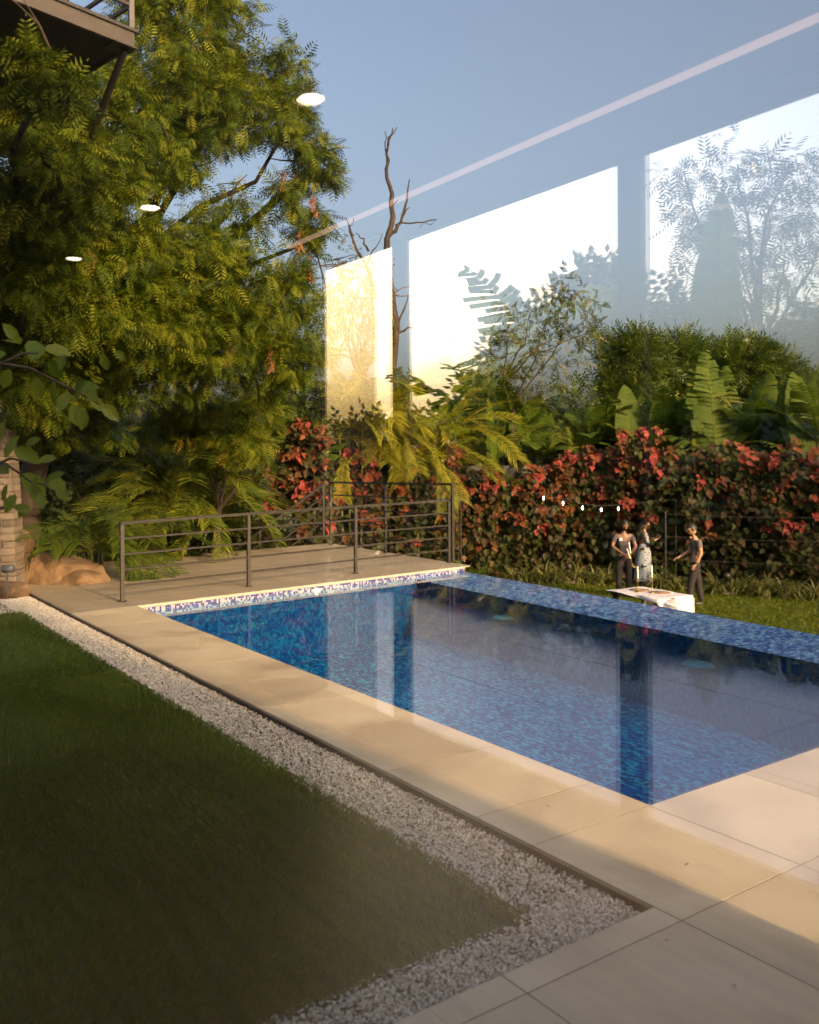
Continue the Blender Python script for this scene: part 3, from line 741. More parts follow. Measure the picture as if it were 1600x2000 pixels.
# ================================================================== STONE COLUMN, BOULDERS, SPOTLIGHT
M_STONE = [noise_mat('cladding_stone_%d' % i, [(0.3, tuple(np.array(c) * .8)), (0.7, tuple(np.array(c) * 1.15))], 9, 0.85, 0.5, 40) for i, c in enumerate(((.25, .19, .125), (.30, .235, .165), (.20, .155, .105), (.27, .21, .155)))]
M_MORTAR = noise_mat('mortar', [(0.3, (.16, .125, .09)), (.7, (.22, .17, .13))], 30, .95)
c0 = G(33, 1166, -.05)
colm = tag(empty('stone_pillar', c0, R(12)), 'beige pillar clad in split stone at the garden corner', 'pillar')
nc = 24; ch = 2.13 / nc
for i in range(nc):
    inset = .10 * (i / nc) ** 1.5
    mb = MB(); mb.box((-.60 + .02, .02, i * ch), (-inset - .02, .5, (i + 1) * ch)); mb.build('core', M_MORTAR, colm)
    xs = [-.62]
    while xs[-1] < -inset - .14: xs.append(xs[-1] + rng.uniform(.14, .30))
    xs[-1] = -inset
    for x0, x1 in zip(xs[:-1], xs[1:]):
        if x1 - x0 < .03: continue
        dpt = rng.uniform(0, .016)
        me = bpy.data.meshes.new('stone'); bm = bmesh.new(); bmesh.ops.create_cube(bm, size=1)
        sx, sy, sz = x1 - x0 - .006, .5 + dpt, ch - .006
        for vtx in bm.verts: vtx.co = Vector(((x0 + x1) / 2 + vtx.co.x * sx + rng.normal(0, .0015), .25 - dpt / 2 + vtx.co.y * sy, (i + .5) * ch + vtx.co.z * sz + rng.normal(0, .001)))
        bmesh.ops.bevel(bm, geom=bm.edges[:], offset=.004, segments=1, affect='EDGES')
        bm.to_mesh(me); bm.free(); link('stone', me, M_STONE[rng.integers(4)], colm)
M_ROCK = noise_mat('boulder_rock', [(0.2, (.07, .042, .022)), (.45, (.16, .10, .050)), (.6, (.20, .125, .066)), (.8, (.25, .17, .095))], 5.5, .95, 1.0, 26, detail=12)
def boulder(c, size, lab, seed, rz=0):
    me = bpy.data.meshes.new('boulder'); bm = bmesh.new(); bmesh.ops.create_icosphere(bm, subdivisions=5, radius=1)
    r = np.random.default_rng(seed); planes = [(unit(r.normal(size=3) + [0, 0, .35]), r.uniform(.62, .85)) for _ in range(9)]
    for vtx in bm.verts:
        p = np.array(vtx.co)
        for n_, d_ in planes:
            s = p @ n_ - d_
            if s > 0: p = p - n_ * s * .93
        p = p * (1 + .10 * noise.noise(Vector(p * 1.7 + seed)) + .05 * noise.noise(Vector(p * 5 + seed)) + .03 * abs(noise.noise(Vector(p * 9 + seed))) + .014 * noise.noise(Vector(p * 24)))
        vtx.co = Vector(p * size)
    for f in bm.faces: f.smooth = True
    bm.to_mesh(me); bm.free()
    return tag(link('boulder', me, M_ROCK, None, c, (0, 0, rz)), lab, 'boulder', 'boulders by the pillar')
b0 = G(98, 1150, -.05)
boulder(b0 + np.array([.02, .50, .06]), (.62, .46, .44), 'large sunlit tan boulder at the end of the gravel', 3, .2)
boulder(P(44, 1080, 12.1) + [0, 0, -.1], (.22, .3, .42), 'upright brown boulder against the stone pillar', 8)
boulder(P(102, 1108, 12.6) + [0, 0, -.12], (.36, .35, .34), 'small orange boulder top showing behind the large boulder', 15)
boulder(P(152, 1135, 12.2) + [0, 0, -.12], (.45, .34, .28), 'low flat boulder wedge beside the deck tiles', 21, .5)
boulder(P(10, 1150, 11.2) + [0, 0, -.05], (.34, .36, .20), 'low tan boulder half hidden under the garden spotlight', 29, .5)
sp = P(14, 1112, 10.7)
t = tag(empty('garden_spotlight', sp), 'small grey garden spotlight on a stake before the pillar', 'spotlight')
M_GREY = noise_mat('grey_aluminium', [(0.3, (.11, .11, .115)), (.7, (.16, .16, .165))], 20, .5)
mb = MB(); mb.tube([(-.07, 0, 0), (-.06, 0, 0), (.07, .02, .01), (.072, .02, .01)], [.001, .046, .05, .001], 14); mb.build('head', M_GREY, t, True)
mb = MB(); mb.tube([(0, 0, -.03), (0, 0, -.26), (0, 0, -.36)], [.012, .012, .004], 8); mb.build('stake', M_GREY, t, True)
mb = MB(); mb.tube([(.06, .02, -.02), (.16, .03, .0), (.27, .1, .09), (.36, .2, .13)], .006, 6); mb.build('cable', M_DARKSTEEL, t, True)

# paved court on the far side of the house, seen only mirrored in the pane
M_COURT = noise_mat('court_paving', [(0.3, (.065, .098, .22)), (.7, (.082, .118, .25))], 1.2, .6, .1, 40)
ct = tag(empty('paved_court', (0, 0, 0), HOUSE_ROT), kind='structure')
for i in range(10):
    for j in range(9):
        mb = MB(); mb.box((WB + .20 + i * 1.2, -9.5 + j * 1.2, -.12), (WB + .20 + i * 1.2 + 1.194, -9.5 + j * 1.2 + 1.194 if j < 8 else .9, -.02)); mb.build('paver', M_COURT, ct)

# ================================================================== VEGETATION TEMPLATES
def leaflet(base, d, n, L, W, curl=.0):
    """4 verts, 2 tris"""
    d = unit(np.asarray(d, float)); s = unit(np.cross(d, n)); b = np.asarray(base, float)
    return [b, b + d * L * .45 + s * W / 2, b + d * L * .45 - s * W / 2, b + d * L + np.asarray(n) * curl], [[0, 2, 1], [1, 2, 3]]
def pinnate(pairs=9, L=.30, W=.085, droop=.35, ang=52):
    V, Fc = [], []
    for i in range(pairs + 1):
        t = .12 + .88 * i / pairs
        c = np.array([0, t, -droop * t * t]); sc = (.55 + .9 * math.sin(math.pi * min(1, t * .9 + .1))) * .85
        for s in ((-1, 1) if i < pairs else (0,)):
            d = np.array([s * math.sin(R(ang)), math.cos(R(ang)) if s else 1, -.28]) 
            v, f = leaflet(c, d, np.array([0, .2, 1.0]), L * sc, W * sc, -.06)
            Fc += [[a + len(V) for a in x] for x in f]; V += v
    V += [np.array([-.006, 0, 0]), np.array([.006, 0, 0]), np.array([0, 1, -droop])]; Fc += [[len(V) - 3, len(V) - 2, len(V) - 1]]
    return np.array(V), np.array(Fc)
NEEM = pinnate(5, .36, .085, .30, 58)
NEEM2 = pinnate(7, .34, .10, .22, 60)
def sprig(n=7, L=.34, W=.22):
    V, Fc = [], []
    for i in range(n):
        t = .1 + .9 * i / (n - 1); s = 1 if i % 2 else -1
        d = np.array([s * .8, .6, -.15 + .3 * random.random()]) if i < n - 1 else np.array([0, 1, 0])
        v, f = leaflet([0, t, -.12 * t * t], d, unit(np.array([random.uniform(-.4, .4), random.uniform(-.4, .4), 1])), L, W)
        Fc += [[a + len(V) for a in x] for x in f]; V += v
    V += [np.array([-.01, 0, 0]), np.array([.01, 0, 0]), np.array([0, 1, -.12])]; Fc += [[len(V) - 3, len(V) - 2, len(V) - 1]]
    return np.array(V), np.array(Fc)
SPRIG = sprig()
NARROW = sprig(11, .36, .07)
# ovate leaf folded on its midrib: base, sides, tip
HEARTV = np.array([[0, 0, 0], [-.30, .18, .07], [-.40, .42, .09], [-.22, .75, .03], [0, 1.05, -.10], [.22, .75, .03], [.40, .42, .09], [.30, .18, .07], [0, .42, -.03]])
HEARTF = np.array([[0, 8, 1], [1, 8, 2], [2, 8, 3], [3, 8, 4], [4, 8, 5], [5, 8, 6], [6, 8, 7], [7, 8, 0]])

M_NEEM = leaf_mat('neem_leaf', [(0.0, (0.030, 0.060, 0.004)), (0.4, (0.078, 0.114, 0.006)), (0.75, (0.155, 0.188, 0.010)), (0.96, (0.225, 0.23, 0.018)), (1.0, (0.30, 0.15, 0.03))], .42, .6, .18)
M_DRY = leaf_mat('dry_seed_cluster', [(0.0, (0.20, 0.08, 0.03)), (1.0, (0.42, 0.20, 0.07))], .3)
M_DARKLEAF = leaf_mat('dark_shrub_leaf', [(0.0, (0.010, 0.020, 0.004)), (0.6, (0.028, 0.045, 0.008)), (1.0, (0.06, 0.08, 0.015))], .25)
M_TREELEAF = leaf_mat('far_tree_leaf', [(0.0, (0.018, 0.040, 0.006)), (0.5, (0.05, 0.085, 0.010)), (1.0, (0.12, 0.15, 0.018))], .35)
M_YELLOWLEAF = leaf_mat('thin_tree_leaf', [(0.0, (0.03, 0.048, 0.005)), (0.5, (0.07, 0.09, 0.009)), (1.0, (0.17, 0.13, 0.02))], .4)
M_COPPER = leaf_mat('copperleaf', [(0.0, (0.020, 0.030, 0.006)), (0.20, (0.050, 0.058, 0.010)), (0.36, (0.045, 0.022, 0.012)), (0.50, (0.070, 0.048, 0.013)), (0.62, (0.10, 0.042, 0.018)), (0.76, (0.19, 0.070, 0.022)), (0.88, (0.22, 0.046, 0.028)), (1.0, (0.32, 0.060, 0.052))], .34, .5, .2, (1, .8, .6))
M_PALM = leaf_mat('palm_leaf', [(0.0, (0.035, 0.065, 0.006)), (0.5, (0.09, 0.125, 0.010)), (0.85, (0.19, 0.19, 0.018)), (1.0, (0.30, 0.22, 0.03))], .35, .5, .25)
M_PALMGOLD = leaf_mat('golden_palm_leaf', [(0.0, (0.09, 0.11, 0.008)), (0.5, (0.20, 0.20, 0.014)), (1.0, (0.34, 0.27, 0.03))], .4, .55, .15)
M_BANANA = leaf_mat('banana_leaf', [(0.0, (0.030, 0.060, 0.006)), (0.5, (0.075, 0.115, 0.010)), (1.0, (0.16, 0.17, 0.02))], .45, .6, .15)
M_SPIDER = leaf_mat('spider_plant_leaf', [(0.0, (0.07, 0.09, 0.015)), (0.5, (0.16, 0.17, 0.04)), (1.0, (0.34, 0.32, 0.13))], .3, .4)
M_BIGLEAF = leaf_mat('broad_leaf', [(0.0, (0.09, 0.15, 0.012)), (0.5, (0.17, 0.24, 0.018)), (1.0, (0.28, 0.32, 0.03))], .4, .4)

def crown_pts(clumps, per, split=9):
    """points gathered in small tufts inside ellipsoids (centre, radii, weight)"""
    pos, out, ctr = [], [], []
    for c, r, w in clumps:
        n = max(3, int(per * w)); c = np.asarray(c); r = np.asarray(r)
        k = max(2, int(split * (.8 + 1.6 * w)))
        sc = rsph(k) * rng.uniform(.15, 1.0, (k, 1)) ** .5
        wt = rng.uniform(.4, 1.3, k); pick = rng.choice(k, n, p=wt / wt.sum())
        d = rsph(n); q = rng.uniform(0, 1, n) ** .5 * rng.uniform(.25, .75, k)[pick]
        lp = sc[pick] + d * q[:, None] * [1, 1, .8]
        pos.append(c + lp * r); out.append(unit(d + sc[pick] * .5)); ctr.append(np.repeat(c[None], n, 0))
    return np.vstack(pos), np.vstack(out), np.vstack(ctr)
def foliage(name, clumps, per, T, size, droop, m, parent, outw=.8, vlo=0, vhi=1):
    pos, out, _ = crown_pts(clumps, per); n = len(pos)
    d = out * outw + rng.normal(0, .55, (n, 3)) + [0, 0, -droop]
    up = rng.normal(0, .5, (n, 3)) + [0, 0, 1.0] + out * .4
    V, Fc, vv = scatter(T[0], T[1], pos, frames(d, up), rng.uniform(*size, n), rng.uniform(vlo, vhi, n))
    return link(name, mesh_np(name, V, Fc, vv), m, parent)
def limb(mb, p, q, r0, r1, sag=.12, k=6, n=6):
    p = np.asarray(p, float); q = np.asarray(q, float); L = np.linalg.norm(q - p)
    t = np.linspace(0, 1, k)[:, None]
    pts = p + (q - p) * t + np.sin(t * math.pi) * np.array([[rng.normal(0, sag), rng.normal(0, sag), abs(rng.normal(0, sag)) + .05]]) * L * .5
    pts[1:-1] += rng.normal(0, .018 * L, (k - 2, 3))
    mb.tube(pts, np.linspace(r0, r1, k), n)
    return pts
def twigs(mb, pts, n, L, r):
    for _ in range(n):
        b = pts[rng.integers(1, len(pts))]; d = unit(rng.normal(size=3) + [0, 0, .2])
        q = b + d * L * rng.uniform(.5, 1.2)
        w = limb(mb, b, q, r, r * .35, .15, 4, 4)
        for _ in range(2):
            b2 = w[rng.integers(1, 4)]
            limb(mb, b2, b2 + unit(rng.normal(size=3) + d) * L * rng.uniform(.3, .6), r * .5, r * .2, .15, 3, 3)
def ell(px, py, rx, ry, d, depth=None, w=None):
    """a clump from its place and size in the view at distance d"""
    c = P(px, py, d); k = d / F
    return (c, (rx * k, depth or (rx + ry) / 2 * k, ry * k), w if w is not None else rx * ry / 10000.0)

def tree(name, label, cat, base, fork, clumps, per, T, size, droop, m, trunk_r, bark=M_BARK, group=None, twig=3, twl=.6, vlo=0, vhi=1, outw=.8):
    base = np.asarray(base, float); t = tag(empty(name, base), label, cat, group)
    sh = lambda cl: [(np.asarray(c) - base, r, w) for c, r, w in cl]
    mb = MB(); fork = np.asarray(fork, float)
    tr = limb(mb, (0, 0, 0), fork - base, trunk_r, trunk_r * .72, .05, 7, 9)
    for c, r, w in sh(clumps):
        s = tr[rng.integers(4, 7)]
        pts = limb(mb, s, c, trunk_r * rng.uniform(.28, .5), trunk_r * .09, .12 * min(1.0, 3.0 / (np.linalg.norm(c - s) + .01)) ** 1.5, 7)
        twigs(mb, pts, twig, twl, trunk_r * .085)
    mb.build('trunk', bark, t, True)
    foliage('crown', sh(clumps), per, T, size, droop, m, t, outw, vlo, vhi)
    return t

# ------------------------------------------------------------------ the big neem on the left
ncl = [ell(70, 330, 115, 110, 8.6), ell(180, 260, 105, 105, 9.6), ell(60, 500, 120, 120, 9.6), ell(205, 450, 115, 120, 10.6), ell(92, 150, 44, 45, 7.3, .25, .34),
       ell(330, 130, 115, 100, 11.4), ell(350, 20, 100, 60, 11.6), ell(455, 150, 95, 60, 12), ell(572, 118, 42, 36, 12.2), ell(430, 235, 115, 70, 11.6),
       ell(560, 250, 80, 70, 12), ell(608, 320, 58, 55, 12.1), ell(565, 372, 50, 40, 12, None, .2), ell(340, 300, 70, 50, 11.2, None, .3), ell(350, 490, 115, 90, 11.5), ell(290, 610, 130, 90, 11.4),
       ell(480, 540, 110, 75, 12, None, .6), ell(545, 630, 90, 95, 12.6), ell(610, 470, 52, 58, 12.5), ell(120, 640, 150, 85, 10.6), ell(440, 28, 58, 45, 12.4, None, .25), ell(450, 415, 60, 40, 12, None, .22),
       ell(420, 650, 100, 80, 12.2), ell(590, 700, 55, 70, 13), ell(30, 250, 60, 60, 9.0), ell(250, 350, 60, 50, 11, None, .22), ell(90, 480, 170, 160, 13.0), ell(300, 590, 180, 100, 13.8), ell(480, 640, 140, 80, 14.2, None, .8), ell(300, 200, 140, 130, 13.6, None, 1.0), ell(70, 760, 110, 60, 11.2), ell(215, 730, 110, 50, 12), ell(120, 830, 110, 55, 13.4), ell(340, 745, 90, 45, 13, None, .3), ell(20, 700, 80, 90, 10.4), ell(500, 740, 70, 40, 13.4, None, .18)]
neem = tree('neem_tree', 'large leafy neem tree with drooping feathery leaves beside the balcony', 'tree', (-6.2, 14.2, LZ), (-5.6, 13.8, 2.9), ncl, 1350, NEEM, (.14, .255), .30, M_NEEM, .24, twig=4, twl=.75, vlo=0, vhi=.93)
neem_base = np.array([-6.2, 14.2, LZ])
# hanging dry seed clusters
seeds = []
for px, py, d in ((108, 220, 9), (175, 500, 10), (405, 75, 11.6), (555, 350, 11.9), (615, 395, 12), (585, 470, 12.2), (270, 620, 11), (340, 660, 11.5), (605, 520, 12.3), (450, 690, 12), (530, 700, 12.4), (395, 10, 11.8)):
    seeds.append((P(px, py, d) - neem_base, (.05, .05, .2), .06))
foliage('seed_cluster', seeds, 640, SPRIG, (.05, .09), 1.2, M_DRY, neem, .3)

# lower sunlit neem sapling and dark shrubs under the tree
tree('neem_sapling', 'bright green young neem branching over the palm clump', 'tree', G(420, 1120, LZ) * [1, 1, 1] * 0 + P(420, 1100, 15.5) * [1, 1, 0] + [0, 0, LZ], P(430, 960, 15.5), [ell(420, 800, 95, 45, 15), ell(470, 862, 62, 50, 14.6), ell(330, 812, 80, 45, 15.4), ell(395, 858, 75, 42, 15.2), ell(500, 800, 60, 50, 15.8)], 1250, NEEM, (.18, .30), .4, M_NEEM, .07, vlo=.2, vhi=1)
def bush(name, label, px, py, rx, ry, d, per, T, size, m, group, droop=.2, zb=LZ, vlo=0, vhi=1, lobes=6, cat='shrub'):
    c = P(px, py, d); base = np.array([c[0], c[1], zb])
    cl = []
    for _ in range(lobes):
        a = rng.uniform(-.65, .65, 2); cl.append(ell(px + a[0] * rx, py + a[1] * ry, rx * rng.uniform(.42, .62), ry * rng.uniform(.42, .62), d + rng.uniform(-.5, .5), None, rx * ry / 10000 * .45))
    return tree(name, label, cat, base, c + [0, 0, -ry * d / F * .5], cl, per, T, size, droop, m, .05, group=group, twig=2, twl=.4, vlo=vlo, vhi=vhi)
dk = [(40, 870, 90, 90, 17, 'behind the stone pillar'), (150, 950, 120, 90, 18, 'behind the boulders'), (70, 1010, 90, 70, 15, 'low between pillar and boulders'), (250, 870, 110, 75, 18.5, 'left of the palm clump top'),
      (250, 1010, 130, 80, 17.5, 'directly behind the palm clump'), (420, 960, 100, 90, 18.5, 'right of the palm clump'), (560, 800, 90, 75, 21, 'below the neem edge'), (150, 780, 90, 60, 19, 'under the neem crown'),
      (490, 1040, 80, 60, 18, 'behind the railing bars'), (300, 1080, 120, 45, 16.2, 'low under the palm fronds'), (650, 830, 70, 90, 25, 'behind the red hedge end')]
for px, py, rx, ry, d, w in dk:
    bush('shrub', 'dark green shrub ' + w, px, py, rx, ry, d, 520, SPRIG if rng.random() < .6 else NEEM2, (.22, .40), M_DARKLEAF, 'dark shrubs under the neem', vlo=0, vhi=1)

# ------------------------------------------------------------------ bare tree and thin trees in the middle
t_base = P(765, 1000, 27) * [1, 1, 0] + [0, 0, LZ]
bt = tag(empty('bare_tree', t_base), 'leafless dark tree with a forked top standing against the sky', 'tree')
mb = MB()
def poly(pxs, r0, r1, d=27):
    pts = np.array([P(x, y, d) for x, y in pxs]) - t_base
    k = np.linspace(0, 1, len(pts) * 3 - 2); src = np.linspace(0, 1, len(pts))
    pts = np.stack([np.interp(k, src, pts[:, i]) for i in range(3)], 1); pts[1:-1] += rng.normal(0, .03, (len(pts) - 2, 3))
    mb.tube(pts, np.linspace(r0, r1, len(pts)), 6)
poly([(772, 1000), (762, 800), (775, 640), (760, 540), (757, 470), (770, 425), (766, 380), (755, 330), (757, 285), (768, 250)], .16, .02)
poly([(757, 330), (753, 290), (752, 256)], .03, .012)
poly([(757, 465), (778, 440), (790, 410), (800, 350)], .07, .02)
poly([(785, 425), (800, 405)], .03, .012)
poly([(768, 405), (777, 390)], .03, .012)
poly([(772, 440), (815, 432), (850, 430), (820, 445)], .03, .008)
poly([(757, 285), (776, 248)], .03, .012)
poly([(768, 640), (740, 600), (716, 520), (688, 470), (676, 425)], .09, .012)
poly([(720, 490), (712, 465), (695, 455)], .04, .012); poly([(690, 475), (684, 440), (690, 425)], .03, .01)
poly([(716, 520), (735, 480), (748, 455)], .03, .008)
poly([(770, 660), (790, 600), (796, 575)], .05, .012); poly([(768, 655), (800, 640), (850, 632), (830, 615)], .04, .008)
mb.build('trunk', M_BARK, bt, True)
# pods and fine twigs of a thin pod-bearing tree
tb = P(690, 1000, 24) * [1, 1, 0] + [0, 0, LZ]
pt = tag(empty('pod_tree', tb), 'thin tree hung with long narrow green pods beside the neem', 'tree')
mb = MB()
for _ in range(14):
    x = rng.uniform(640, 760); y = rng.uniform(520, 690)
    limb(mb, P(705 + rng.normal(0, 12), 740, 24) - tb, P(x, y, 24 + rng.normal(0, .4)) - tb, .035, .008, .1)
limb(mb, (0, 0, 0), P(705, 740, 24) - tb, .10, .06)
for _ in range(60):
    x = rng.uniform(632, 775); y = rng.uniform(500, 690)
    limb(mb, P(x, y, 24) - tb, P(x + rng.uniform(-60, 60), y + rng.uniform(-12, 25), 24 + rng.normal(0, .3)) - tb, .018, .008, .1, 4, 4)
mb.build('trunk', M_PALEBARK, pt, True)
mb = MB()
for _ in range(150):
    x = rng.uniform(632, 770) ; y = rng.uniform(495, 680); L = rng.uniform(18, 48)
    p = P(x, y, 24 + rng.normal(0, .3)) - tb; q = P(x + rng.normal(0, 9), y + L, 24) - tb
    limb(mb, p, q, .024, .010, .06, 4, 4)
mb.build('pod', M_STEMGREEN, pt, True)
foliage('crown', [(P(690, 560, 24) - tb, (.9, .5, 1.0), .5), (P(720, 640, 24) - tb, (.8, .5, .8), .5), (P(860, 640, 24) - tb, (.9, .5, .3), .22)], 500, SPRIG, (.10, .2), .3, M_YELLOWLEAF, pt)
tree('sapling', 'sparse young tree with small round leaves above the bananas', 'tree', P(1000, 1000, 25) * [1, 1, 0] + [0, 0, LZ], P(985, 740, 25), [ell(1080, 560, 55, 45, 25, None, .12), ell(1040, 610, 75, 50, 25, None, .2), ell(1120, 610, 65, 50, 25, None, .2), ell(1070, 670, 95, 45, 25, None, .24), ell(970, 690, 60, 50, 25, None, .2), ell(1155, 650, 35, 45, 25, None, .1), ell(1010, 740, 90, 40, 25, None, .3), ell(990, 650, 40, 40, 25, None, .1)],
     1100, SPRIG, (.13, .24), .35, M_YELLOWLEAF, .075, twig=6, twl=.7)
# rounded trees far behind the hedge
for px, py, rx, ry, d, lab in ((1245, 730, 58, 66, 40, 'rounded green tree far behind the tall banana leaf'), (1345, 715, 62, 58, 42, 'tallest of the rounded green trees far behind the hedge'), (1480, 728, 72, 60, 41, 'rounded green tree far behind the ragged banana leaves'), (1420, 760, 70, 50, 44, 'low rounded green tree between the two others'), (1560, 790, 60, 50, 43, 'low green tree at the far end of the hedge'), (1270, 800, 90, 50, 42, 'low green tree under the rounded trees'), (900, 790, 110, 50, 45, 'hazy green tree far behind the palms')):
    bush('garden_tree', lab, px, py, rx, ry, d, 1250, NARROW, (.6, 1.0), M_TREELEAF, 'rounded trees behind the hedge', .05, vlo=.1, vhi=1, lobes=9, cat='tree')

# ------------------------------------------------------------------ palms: every frond is a part
def frond_mesh(L, bend, leaf, n=30, w=.028, vbase=.4):
    """arching rachis along +Y then down, leaflets both sides"""
    k = 14; t = np.linspace(0, 1, k)
    ang = np.linspace(0, bend, k); seg = L / (k - 1)
    y = np.concatenate([[0], np.cumsum(np.cos(ang[:-1]) * seg)]); z = np.concatenate([[0], np.cumsum(-np.sin(ang[:-1]) * seg)])
    V, Fc, vv = [], [], []
    def at(s): return np.array([0, np.interp(s, t, y), np.interp(s, t, z)]), np.interp(s, t, ang)
    for i in range(n):
        s = .16 + .84 * (i + .5) / n; c, a = at(s)
        ll = leaf * (math.sin(math.pi * (.12 + .83 * (1 - abs(s - .45) * 1.1))) ** .7) * rng.uniform(.85, 1.1)
        for sd in (-1, 1):
            fwd = np.array([0, math.cos(a), -math.sin(a)]); up = np.array([0, math.sin(a), math.cos(a)])
            d0 = unit(fwd * (.55 + .5 * s) + np.array([sd, 0, 0]) * .95 + up * rng.uniform(.15, .45))
            d1 = unit(d0 + np.array([0, 0, -.75 * rng.uniform(.6, 1.2)]))
            m_ = c + d0 * ll * .5; e_ = m_ + d1 * ll * .5; q = unit(np.cross(d0, up)) * w * leaf / .5
            b = len(V); V += [c - q * .3, c + q * .3, m_ + q * .6, m_ - q * .6, e_]
            Fc += [[b, b + 1, b + 2], [b, b + 2, b + 3], [b + 3, b + 2, b + 4]]
            x = np.clip(rng.normal(vbase, .16), 0, 1); vv += [x, x, x, x, min(1, x + .12)]
    for i in range(k - 1):
        r = .012 * L / 1.5 * (1 - .8 * t[i]); r2 = .012 * L / 1.5 * (1 - .8 * t[i + 1]); b = len(V)
        for (yy, zz, rr) in ((y[i], z[i], r), (y[i + 1], z[i + 1], r2)): V += [np.array([-rr, yy, zz]), np.array([rr, yy, zz + .0]), np.array([0, yy, zz - rr * 1.4])]
        for a_, b_ in ((0, 1), (1, 2), (2, 0)): Fc += [[b + a_, b + b_, b + 3 + b_], [b + a_, b + 3 + b_, b + 3 + a_]]
        vv += [.8] * 6
    return mesh_np('frond', np.array(V), np.array(Fc), np.array(vv))
def palm(label, base, nfr, L, m, spread, stems, lean=(25, 75), leaf=.42, group=None, vbase=.4, sector=None, pool_n=6, bendr=(1.0, 1.9), trunk=0.0):
    t = tag(empty('palm', base), label, 'palm', group)
    ms = [frond_mesh(L * rng.uniform(.85, 1.15), rng.uniform(*bendr), leaf, vbase=vbase) for _ in range(pool_n)]
    for x in ms: x.materials.append(m)
    sp_ = []
    for s in range(stems):
        a = rng.uniform(0, 6.28); r = rng.uniform(0, spread); h = rng.uniform(.2, .55) * L + trunk * rng.uniform(.85, 1.1)
        p = np.array([math.cos(a) * r, math.sin(a) * r, 0]); q = p * 1.4 + [0, 0, h]
        mb = MB(); mb.tube([p, (p + q) / 2, q], [.035, .03, .025], 7); mb.build('stem', M_STEMGREEN, t, True); sp_.append(q)
    for i in range(nfr):
        q = sp_[i % stems]; az = rng.uniform(0, 6.28) if sector is None else rng.uniform(*sector); el = R(rng.uniform(*lean))
        o = link('frond', ms[i % pool_n], None, t, q)
        o.rotation_euler = (el, rng.normal(0, .25), az)
    return t
palm('bushy areca palm clump spilling over the deck behind the railing', G(345, 1085) * [1, 1, 0] + [-.1, .25, -.05], 90, 2.1, M_PALM, .5, 12, (5, 86), .48, vbase=.52, pool_n=10, bendr=(.9, 2.0))
palm('dark palm clump drooping behind the boulders', P(195, 1090, 13.2) * [1, 1, 0] + [0, 0, -.2], 30, 1.5, M_PALM, .3, 6, (0, 65), .40, vbase=.25)
palm('golden sunlit palm rising left of the bare tree', P(690, 1000, 22.4) * [1, 1, 0] + [0, 0, LZ], 56, 2.2, M_PALMGOLD, .5, 8, (0, 86), .55, vbase=.5, trunk=3.2)
palm('golden palm directly before the bare tree trunk', P(768, 1000, 24.2) * [1, 1, 0] + [0, 0, LZ], 40, 2.2, M_PALMGOLD, .4, 6, (5, 84), .52, vbase=.5, trunk=3.2)
palm('golden green palm to the right of the bare tree', P(835, 1000, 23.0) * [1, 1, 0] + [0, 0, LZ], 56, 2.2, M_PALMGOLD, .6, 8, (-5, 82), .5, vbase=.4, trunk=2.6)
palm('green palm with arching fronds over the middle of the hedge', P(1090, 1000, 25.2) * [1, 1, 0] + [0, 0, LZ], 18, 2.2, M_PALM, .2, 3, (5, 55), .6, vbase=.6, trunk=2.7)
palm('green palm with arching fronds beside the ragged banana', P(1330, 1000, 24.4) * [1, 1, 0] + [0, 0, LZ], 16, 1.9, M_PALM, .2, 3, (10, 65), .55, vbase=.7, trunk=3.0)
palm('feathery dark palm hanging within the red hedge', P(1420, 1000, 22.6) * [1, 1, 0] + [0, 0, LZ], 14, 1.5, M_PALM, .2, 3, (-5, 45), .42, vbase=.4, trunk=2.4)

# ------------------------------------------------------------------ banana plants: every leaf is a part
def banana_leaf(L, W, bend, tears=.4, fold=.25, seed=0):
    r = np.random.default_rng(seed); k = 26
    t = np.linspace(0, 1, k); ang = bend * t ** 1.6; seg = L / (k - 1)
    y = np.concatenate([[0], np.cumsum(np.cos(ang[:-1]) * seg)]); z = np.concatenate([[0], np.cumsum(-np.sin(ang[:-1]) * seg)])
    wd = W * np.clip(np.sin(np.pi * np.clip((t - .06) / .95, 0, 1) ** .72), 0, 1) ** .6
    V, Fc, vv = [], [], []
    for sd in (-1, 1):
        drop = 0.0; shift = 0.0
        for i in range(2, k - 1):
            torn = r.random() < tears
            if torn: drop = r.uniform(0, .5) * tears * 2; shift = r.uniform(-.02, .05)
            g = .16 * seg if torn else 0.0
            for_rows = []
            for j, (tt, off) in enumerate(((i, g), (i + 1, 0))):
                c = np.array([0, y[tt] + (off if j == 0 else 0), z[tt]])
                for f in (0, .5, 1.0):
                    w_ = wd[tt] * f
                    dz = fold * w_ * (1 - .9 * f) - drop * w_ * f
                    for_rows.append(c + np.array([sd * w_ * (1 - .25 * drop * f), .18 * w_ + shift * f, dz + .012 * math.sin(i * 1.9 + f * 3) * f]))
            b = len(V); V += for_rows
            for j in (0, 1): Fc += [[b + j, b + j + 1, b + j + 4, b + j + 3]] if sd > 0 else [[b + j + 1, b + j, b + j + 3, b + j + 4]]
            x = float(np.clip(.42 + r.normal(0, .09), 0, 1)); vv += [x + .1, x, x, x + .1, x, x]
    mbx = MB(); mbx.tube(np.stack([np.zeros(k), y, z - .008], 1), np.linspace(.022, .004, k) * L / 1.8, 5, .95)
    b = len(V); V = np.vstack([np.array(V), mbx.V[0]]); Fc = np.vstack([np.array(Fc), mbx.F[0] + b]); vv = np.concatenate([vv, mbx.v[0]])
    return mesh_np('leaf', V, Fc, vv, True)
